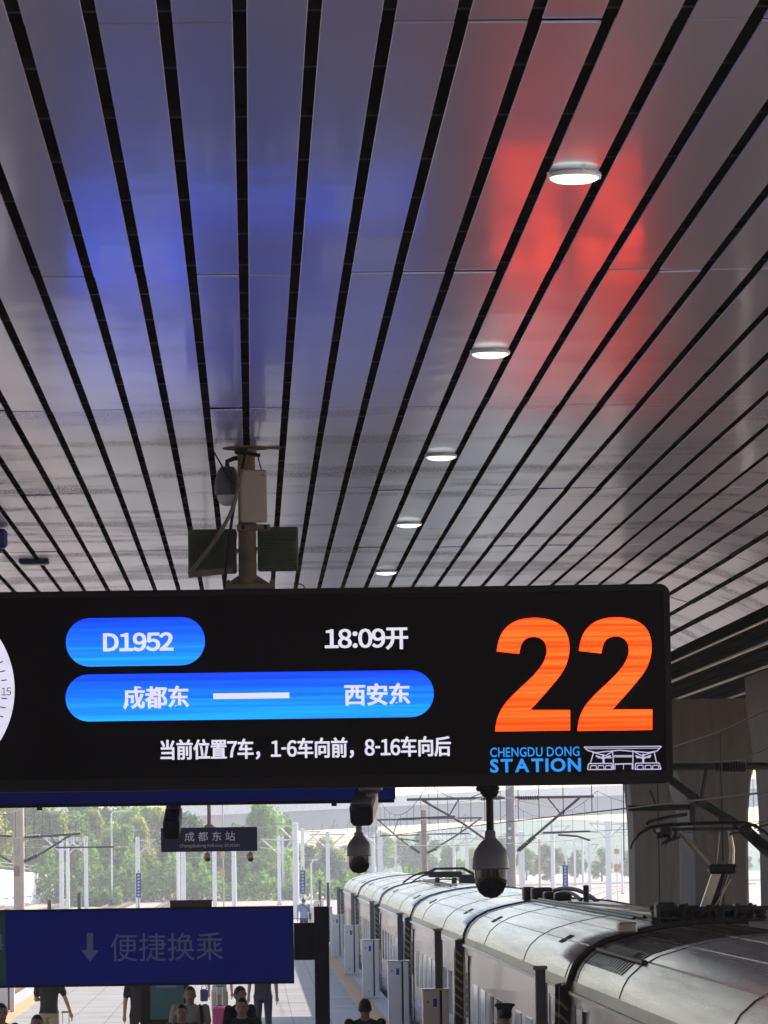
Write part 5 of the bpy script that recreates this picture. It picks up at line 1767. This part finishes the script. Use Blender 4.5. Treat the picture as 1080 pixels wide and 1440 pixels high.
def person(label, x, y, rz, h=1.72, top='black_cloth', legs='navy_cloth', shorts=False, pose='stand', lh=None, rh=None, lean=0.0, head=(0, 0), hair=1.0, z=0.0, voxel=0.0115, step=0.0, sleeves=0.62, feet='shoe', wide=1.0):
    """One continuous body; faces -Y before rz.  lh / rh: hand targets in body space (metres at 1.75 m)."""
    S = h / 1.75
    t = thing('person', label, 'person', (x, y, z), None, rz)
    t.scale = (S, S, S)
    A = np.array
    sh_z, hip_z = 1.44, 0.92
    off = A([0, -lean, 0])
    shl, shr = A([-0.185 * wide, 0, sh_z]) + off, A([0.185 * wide, 0, sh_z]) + off
    prim = []                                   # a, b, ra, rb, region
    mb = MB()

    def limb(a, b, ra, rb, reg, n=10):
        prim.append((A(a, float), A(b, float), ra, rb, reg))
        mb.tube([a, A(a) * .5 + A(b) * .5, b], [ra, (ra + rb) / 2, rb], n)
        mb.ell(a, (ra, ra, ra), 10, 6)
        mb.ell(b, (rb, rb, rb), 10, 6)
    # torso
    rings = []
    for zz, rx, ry, yo in ((0.86, .150, .108, 0), (0.95, .168, .118, .008), (1.06, .155, .106, 0), (1.18, .158, .106, -.004), (1.30, .176 * wide, .116, 0), (1.40, .188 * wide, .108, .004), (1.455, .165 * wide, .088, .008), (1.49, .10, .07, .008), (1.51, .058, .06, .008)):
        o = off * max(0, (zz - 0.9) / 0.55)
        rings.append([(rx * cos(2 * pi * j / 16) + o[0], ry * sin(2 * pi * j / 16) + yo + o[1], zz) for j in range(16)])
    mb.loft(rings, True)
    prim.append((A([0, 0, 0.90]), A([0, 0, 0.94]), .15, .15, 'legs'))
    for sx in (-0.08, 0, 0.08):
        prim.append((A([sx, 0, 1.06]), A([sx, 0, 1.36]) + off * .9, .10, .11, 'top'))
    limb(A([0, .008, 1.45]) + off, A([0, 0, 1.57]) + off * 1.1, .062, .056, 'skin')
    # head
    hc = A([0, -0.012, 1.628]) + off * 1.2
    mb.ell(hc + A([0, 0.005, 0.015]), (.080, .098, .108), 16, 12)
    mb.ell(hc + A([0, -.028, -.055]), (.064, .064, .068), 14, 10)        # jaw
    mb.ell(hc + A([0, -.097, -.015]), (.014, .020, .026), 10, 8)         # nose
    mb.ell(hc + A([0, -.078, -.062]), (.026, .016, .013), 10, 8)         # lips
    for s in (-1, 1):
        mb.ell(hc + A([s * .079, .008, -.008]), (.013, .022, .034), 10, 8)   # ears
        mb.ell(hc + A([s * .032, -.078, .026]), (.026, .018, .011), 10, 6)   # brow
    prim.append((hc + A([0, 0, -.06]), hc + A([0, 0, .05]), .075, .09, 'skin'))
    # arms by two-bone reach
    for s, sh, tgt in ((-1, shl, lh), (1, shr, rh)):
        tgt = A(tgt, float) if tgt is not None else A([s * 0.27, -0.03, 0.80]) + off * .5
        L1, L2 = 0.285, 0.255
        d = tgt - sh
        dist = min(np.linalg.norm(d), L1 + L2 - 0.004)
        u = d / np.linalg.norm(d)
        tgt = sh + u * dist
        k = (L1 ** 2 - L2 ** 2 + dist ** 2) / (2 * dist)
        hgt = sqrt(max(0, L1 ** 2 - k ** 2))
        pole = A([s * 0.5, 0.7, -0.5])
        pole -= u * (pole @ u)
        pole /= np.linalg.norm(pole)
        el = sh + u * k + pole * hgt
        ts = sh + (el - sh) * sleeves
        limb(sh, el, .050, .040, 'skin')
        limb(sh, ts, .064, .062, 'top')
        limb(el, tgt, .040, .027, 'skin')
        # hand: palm, four fingers of unequal length, thumb
        f = (tgt - el) / np.linalg.norm(tgt - el)
        side = np.cross(f, A([0, 1, 0.05]))
        side /= np.linalg.norm(side)
        side = side if side[0] * s < 0 else -side          # towards the body
        palm_n = np.cross(f, side)
        pc = tgt + f * 0.045
        mb.tube([tgt, tgt + f * .03, tgt + f * .085], [.024, .036, .036], 10)
        prim.append((tgt, tgt + f * .09, .03, .03, 'skin'))
        for i, ln in enumerate((.068, .078, .072, .055)):
            b0 = tgt + f * .085 + palm_n * (i - 1.5) * .0195
            b1 = b0 + f * ln * .55 + side * .008
            b2 = b1 + f * ln * .40 + side * ln * .35
            mb.tube([b0 - f * .012, b1, b2], [.0105, .010, .0085], 7)
            prim.append((b0, b2, .012, .012, 'skin'))
        th0 = tgt + f * .035 - palm_n * .03
        th1 = th0 + f * .035 - palm_n * .022 + side * .006
        th2 = th1 + f * .028 - palm_n * .004 + side * .008
        mb.tube([th0, th1, th2], [.013, .012, .010], 7)
        prim.append((th0, th2, .013, .013, 'skin'))
    # legs
    for s in (-1, 1):
        st = step * s
        hp_ = A([s * .088, 0, hip_z])
        kn = A([s * .095, -st * .55 - (0.02 if st else 0.01), .50])
        an = A([s * .10, -st + (0.02 if st >= 0 else 0.05), .09 + (0.06 if st < 0 else 0)])
        if shorts:
            limb(hp_, kn, .075, .054, 'skin')
            limb(hp_, hp_ + (kn - hp_) * .92, .094, .088, 'legs')
            limb(kn, an, .054, .037, 'skin')
        else:
            limb(hp_, kn, .092, .066, 'legs')
            limb(kn, an, .066, .050, 'legs')
        fb = an + A([0, 0.03, -0.045])
        ft = an + A([s * .02, -0.16, -0.055])
        limb(fb, ft, .042, .034, 'feet')
    me = mb.mesh('body', M['skin'])
    o = link('body', me)
    rm = o.modifiers.new('remesh', 'REMESH')
    rm.mode = 'VOXEL'
    rm.voxel_size = voxel
    sm = o.modifiers.new('smooth', 'SMOOTH')
    sm.iterations = 3
    sm.factor = 0.4
    bpy.context.view_layer.update()
    m2 = bpy.data.meshes.new_from_object(o.evaluated_get(bpy.context.evaluated_depsgraph_get()))
    bpy.data.objects.remove(o)
    bpy.data.meshes.remove(me)
    m2.name = 'body'
    m2.materials.clear()
    regs = ['skin', 'top', 'legs', 'feet']
    for k in (M['skin'], M[top], M[legs], M[feet]):
        m2.materials.append(k)
    npoly = len(m2.polygons)
    cen = np.empty(npoly * 3)
    m2.polygons.foreach_get('center', cen)
    cen = cen.reshape(-1, 3)
    best = np.full(npoly, 9.0)
    idx = np.zeros(npoly, int)
    for a, b, ra, rb, reg in prim:
        d = seg_d(cen, a, b, ra, rb) - (0.012 if reg in ('top', 'legs') else 0)
        k = d < best
        best[k] = d[k]
        idx[k] = regs.index(reg)
    # hem and collar
    tors = (np.abs(cen[:, 0]) < .24) & (cen[:, 2] > .93) & (cen[:, 2] < 1.47) & (idx == 2)
    idx[tors] = 1
    m2.polygons.foreach_set('material_index', idx.tolist())
    m2.polygons.foreach_set('use_smooth', [True] * npoly)
    b_ = link('body', m2, t)
    # hair
    if hair > 0:
        hb = MB()
        rr = random.Random(int(x * 100) + int(y))
        N, KK = 26, 9
        ring_o, ring_i = [], []
        for i in range(KK + 1):
            ro = []
            for j in range(N):
                th = 2 * pi * j / N
                fr = max(0.0, -sin(th))                      # 1 towards the face
                low = 0.52 if fr > 0.55 else (0.52 * (fr / 0.55) ** 1.5 - 0.55 * hair * (1 - fr / 0.55))
                p = pi / 2 * 0.985 + (low - pi / 2 * 0.985) * i / KK
                k = 1.075 + 0.02 * rr.random() - (0.03 if i == KK else 0)
                ro.append((hc[0] + .077 * k * cos(p) * cos(th), hc[1] + .005 + .096 * k * cos(p) * sin(th), hc[2] + .015 + .105 * k * sin(p)))
            ring_o.append(ro)
        hb.loft(ring_o, True)
        hm = hb.mesh('hair', M['hair'], True)
        link('hair', hm, t)
    for s in (-1, 1):
        link('eye', MB().ell(hc + A([s * .031, -.088, .010]), (.013, .008, .007), 8, 6).mesh('eye', M['eyemat'], True), t)
    link('mouth', MB().ell(hc + A([0, -.094, -.062]), (.022, .004, .006), 8, 6).mesh('mouth', M['lip'], True), t)
    t['_hc'] = [float(q) for q in hc]
    return t


def at_head(u, v, Y, h):
    """Ground point for a person whose head top shows at pixel (u, v); Y follows from the height."""
    p = PZ(u, v, h)
    return p.x, p.y


T = pi
# seen from behind, dark green shirt
x, y = at_head(513, 1404.5, 0, 1.72)
person('man in a dark green T-shirt walking away beside the platform gates', x, y, T, 1.72, 'green_cloth', 'black_cloth', wide=1.12)
# officer
x, y = at_head(709.5, 1405, 0, 1.80)
t = person('uniformed officer in a peaked cap standing close to the train', x, y, T, 1.74, 'black_cloth', 'black_cloth', sleeves=1.0)
hc = t['_hc']
S = 1.74 / 1.75
cp = MB()
cp.lathe([(0.088, 0.05), (0.091, 0.068), (0.10, 0.084), (0.126, 0.105), (0.128, 0.114), (0.10, 0.132), (0.03, 0.137)], hc, 22)
link('cap', cp.mesh('cap', M['black_cloth'], True), t)
link('cap_band', MB().lathe([(0.0905, 0.05), (0.0925, 0.068)], hc, 22).mesh('cap_band', M['navy_cloth'], True), t)
pk = MB()
pk.loft([[(hc[0] + 0.085 * sin(a), hc[1] - 0.085 * cos(a), hc[2] + 0.05 + dz) for a in [(-1 + i / 5) for i in range(11)]] + [(hc[0] + 0.10 * sin(a), hc[1] - 0.085 * cos(a) - 0.055 * cos(a), hc[2] + 0.034 + dz) for a in [(1 - i / 5) for i in range(11)]] for dz in (0, 0.008)], True)
link('cap_peak', pk.mesh('cap_peak', M['black_cloth']), t)
for s in (-1, 1):
    link('shoulder_board', MB().cbox((s * 0.15, 0.005, 1.478), (0.12, 0.055, 0.012), 0, 0.003).mesh('shoulder_board', M['navy_cloth']), t)

# man with the backpack straps, facing the camera
x, y = at_head(267, 1387, 0, 1.73)
person('man in a pale grey T-shirt with dark backpack straps, facing the camera', x, y, 0.1, 1.73, 'grey_cloth', 'black_cloth', lh=(-0.16, -0.22, 1.08), rh=(0.20, -0.2, 0.98), wide=1.15, step=0.12)
bp_ = thing('backpack', 'dark backpack worn by the man in the pale grey T-shirt', 'backpack', (x, y, 0), None, 0.1)
link('bag_body', MB().cbox((0, 0.19, 1.22), (0.30, 0.16, 0.44), 0, 0.05).mesh('bag_body', M['black_cloth'], True), bp_)
link('bag_pocket', MB().cbox((0, 0.285, 1.12), (0.24, 0.05, 0.2), 0, 0.02).mesh('bag_pocket', M['navy_cloth'], True), bp_)
for s in (-1, 1):
    link('strap', MB().tube([(s * 0.13, 0.12, 1.40), (s * 0.14, 0.03, 1.462), (s * 0.145, -0.075, 1.435), (s * 0.155, -0.128, 1.30), (s * 0.165, -0.10, 1.14), (s * 0.15, 0.10, 1.06)], 0.022, 7).mesh('strap', M['black_cloth'], True), bp_)
x, y = at_head(255, 1412, 0, 1.62)
person('short haired person in a mottled top just in front of the man with backpack straps', x, y, 0.05, 1.62, 'check_cloth', 'black_cloth', step=0.1)
x, y = at_head(337, 1387, 0, 1.75)
person('man in a black T-shirt with his head half turned, beside the pink suitcase', x, y, 0.7, 1.75, 'black_cloth', 'navy_cloth', wide=1.08)
x, y = at_head(340, 1403, 0, 1.73)
person('man in a black T-shirt facing the camera, in front of another in black', x, y, -0.05, 1.73, 'black_cloth', 'black_cloth', step=0.1, wide=1.05)
# standing further back, upper bodies behind the blue sign
p = P(370, 1407, 82)
person('person in black walking away, only trousers and arms under the sign, right of the suitcase', p.x, 82, T, 1.76, 'black_cloth', 'navy_cloth', step=0.14, rh=(0.28, -0.02, 0.82))
p = P(69, 1413, 75)
px0 = p.x
person('man in a black T-shirt and khaki shorts holding a suitcase handle', p.x, 75, T - 0.2, 1.74, 'black_cloth', 'khaki_cloth', True, lh=(-0.36, -0.06, 0.93), rh=(0.10, -0.24, 1.18))
p = P(195, 1395, 70)
person('person in black partly hidden behind the information stand', P(196, 1395, 74).x, 74, T, 1.72, 'black_cloth', 'black_cloth')
p = P(305, 1390, 86)
person('woman in pale shorts and bare legs behind the pink suitcase', P(309, 1390, 87).x, 87, T, 1.62, 'grey_cloth', 'khaki_cloth', True, rh=(0.24, -0.05, 0.86))
x, y = at_head(1, 1411, 0, 1.72)
person('dark haired person cut off at the left edge of the frame', x, y, 0.3, 1.72, 'black_cloth', 'black_cloth')
x, y = at_head(52, 1427, 0, 1.60)
person('dark haired short person with only the head top in view below the khaki shorts', x, y, 0.0, 1.60, 'black_cloth', 'black_cloth', hair=1.3)
x, y = at_head(427, 1263, 0, 1.70)
person('man in a pale blue shirt far along the platform with a shoulder bag', x, y, T, 1.70, 'blue_cloth', 'navy_cloth', voxel=0.016, step=0.12, wide=1.1)
sb = thing('shoulder_bag', 'small black bag hanging at the side of the man in pale blue', 'bag', (x, y, 0), None, T)
link('bag_body', MB().cbox((-0.25, 0.02, 0.98), (0.10, 0.22, 0.26), 0, 0.02).mesh('bag_body', M['black_cloth'], True), sb)
link('strap', MB().tube([(-0.25, 0.0, 1.10), (-0.16, 0.10, 1.30), (0.05, 0.10, 1.44), (0.12, 0.0, 1.46), (0.0, -0.12, 1.34), (-0.18, -0.12, 1.16), (-0.25, 0.0, 1.10)], 0.016, 6).mesh('strap', M['black_cloth'], True), sb)
x, y = at_head(447, 1259, 0, 1.55)


def suitcase(x, y, rz, mat, label, hh, wd, hand):
    t = thing('suitcase', label, 'suitcase', (x, y, 0), None, rz)
    link('shell', MB().cbox((0, 0, 0.06 + hh / 2), (wd, 0.24, hh), 0, 0.03).mesh('shell', M[mat], True), t)
    for i in range(5):
        link('shell_rib', MB().box((-wd * 0.36 + i * wd * 0.18 - 0.012, -0.128, 0.12), (-wd * 0.36 + i * wd * 0.18 + 0.012, -0.119, hh - 0.02)).mesh('shell_rib', M[mat]), t)
    for s in (-1, 1):
        link('handle_rod', MB().tube([(s * 0.055, 0.07, 0.05 + hh), (s * 0.055, 0.07, hand)], 0.008, 6).mesh('handle_rod', M['gutter'], True), t)
        for dy in (-0.08, 0.08):
            link('wheel', MB().lathe([(0.028, -0.012), (0.03, 0), (0.028, 0.012)], (s * wd * 0.38, dy, 0.03), 10, 0, 'X').mesh('wheel', M['rubber'], True), t)
    link('grip', MB().tube([(-0.07, 0.07, hand), (0.07, 0.07, hand)], 0.014, 8).mesh('grip', M['rubber'], True), t)
    link('carry_handle', MB().tube(arc((-0.07, 0, 0.055 + hh), (0.07, 0, 0.055 + hh), 0.035, 6), 0.01, 6).mesh('carry_handle', M['rubber'], True), t)
    return t


a = P(309, 1411, 85)
suitcase(a.x, 85, 0, 'pink', 'bright pink suitcase with its trolley handle raised', 0.58, 0.29, 1.03)
a = P(93, 1430, 74.6)
suitcase(a.x, 74.6, 0.15, 'tealcase', 'slate grey suitcase beside the man in khaki shorts', 0.36, 0.30, 0.95)
a = P(287, 1398, 86)
t = thing('tote_bag', 'grey tote bag held beside the woman behind the pink suitcase', 'bag', (a.x, 86, a.z - 0.15))
link('bag_body', MB().cbox((0, 0, 0.13), (0.15, 0.10, 0.24), 0, 0.02).mesh('bag_body', M['stationgrey'], True), t)
link('bag_handle', MB().tube(arc((-0.05, 0, 0.25), (0.05, 0, 0.25), 0.14, 8), 0.008, 6).mesh('bag_handle', M['stationgrey'], True), t)

# ------------------------------------------------------------------ the hazy summer air
hz_m = bpy.data.materials.new('summer_haze')
hz_m.use_nodes = True
hz_t = hz_m.node_tree
hz_t.nodes.remove(hz_t.nodes['Principled BSDF'])
pv = hz_t.nodes.new('ShaderNodeVolumePrincipled')
pv.inputs['Color'].default_value = (0.88, 0.92, 1.0, 1)
pv.inputs['Density'].default_value = 0.00040
pv.inputs['Anisotropy'].default_value = 0.2
hz_t.links.new(pv.outputs[0], hz_t.nodes['Material Output'].inputs['Volume'])
hz = MB().box((-1020, -90, GZ - 1.2), (1020, 1070, 45)).build('haze', hz_m)
tag(hz, kind='stuff')
hz.display_type = 'WIRE'
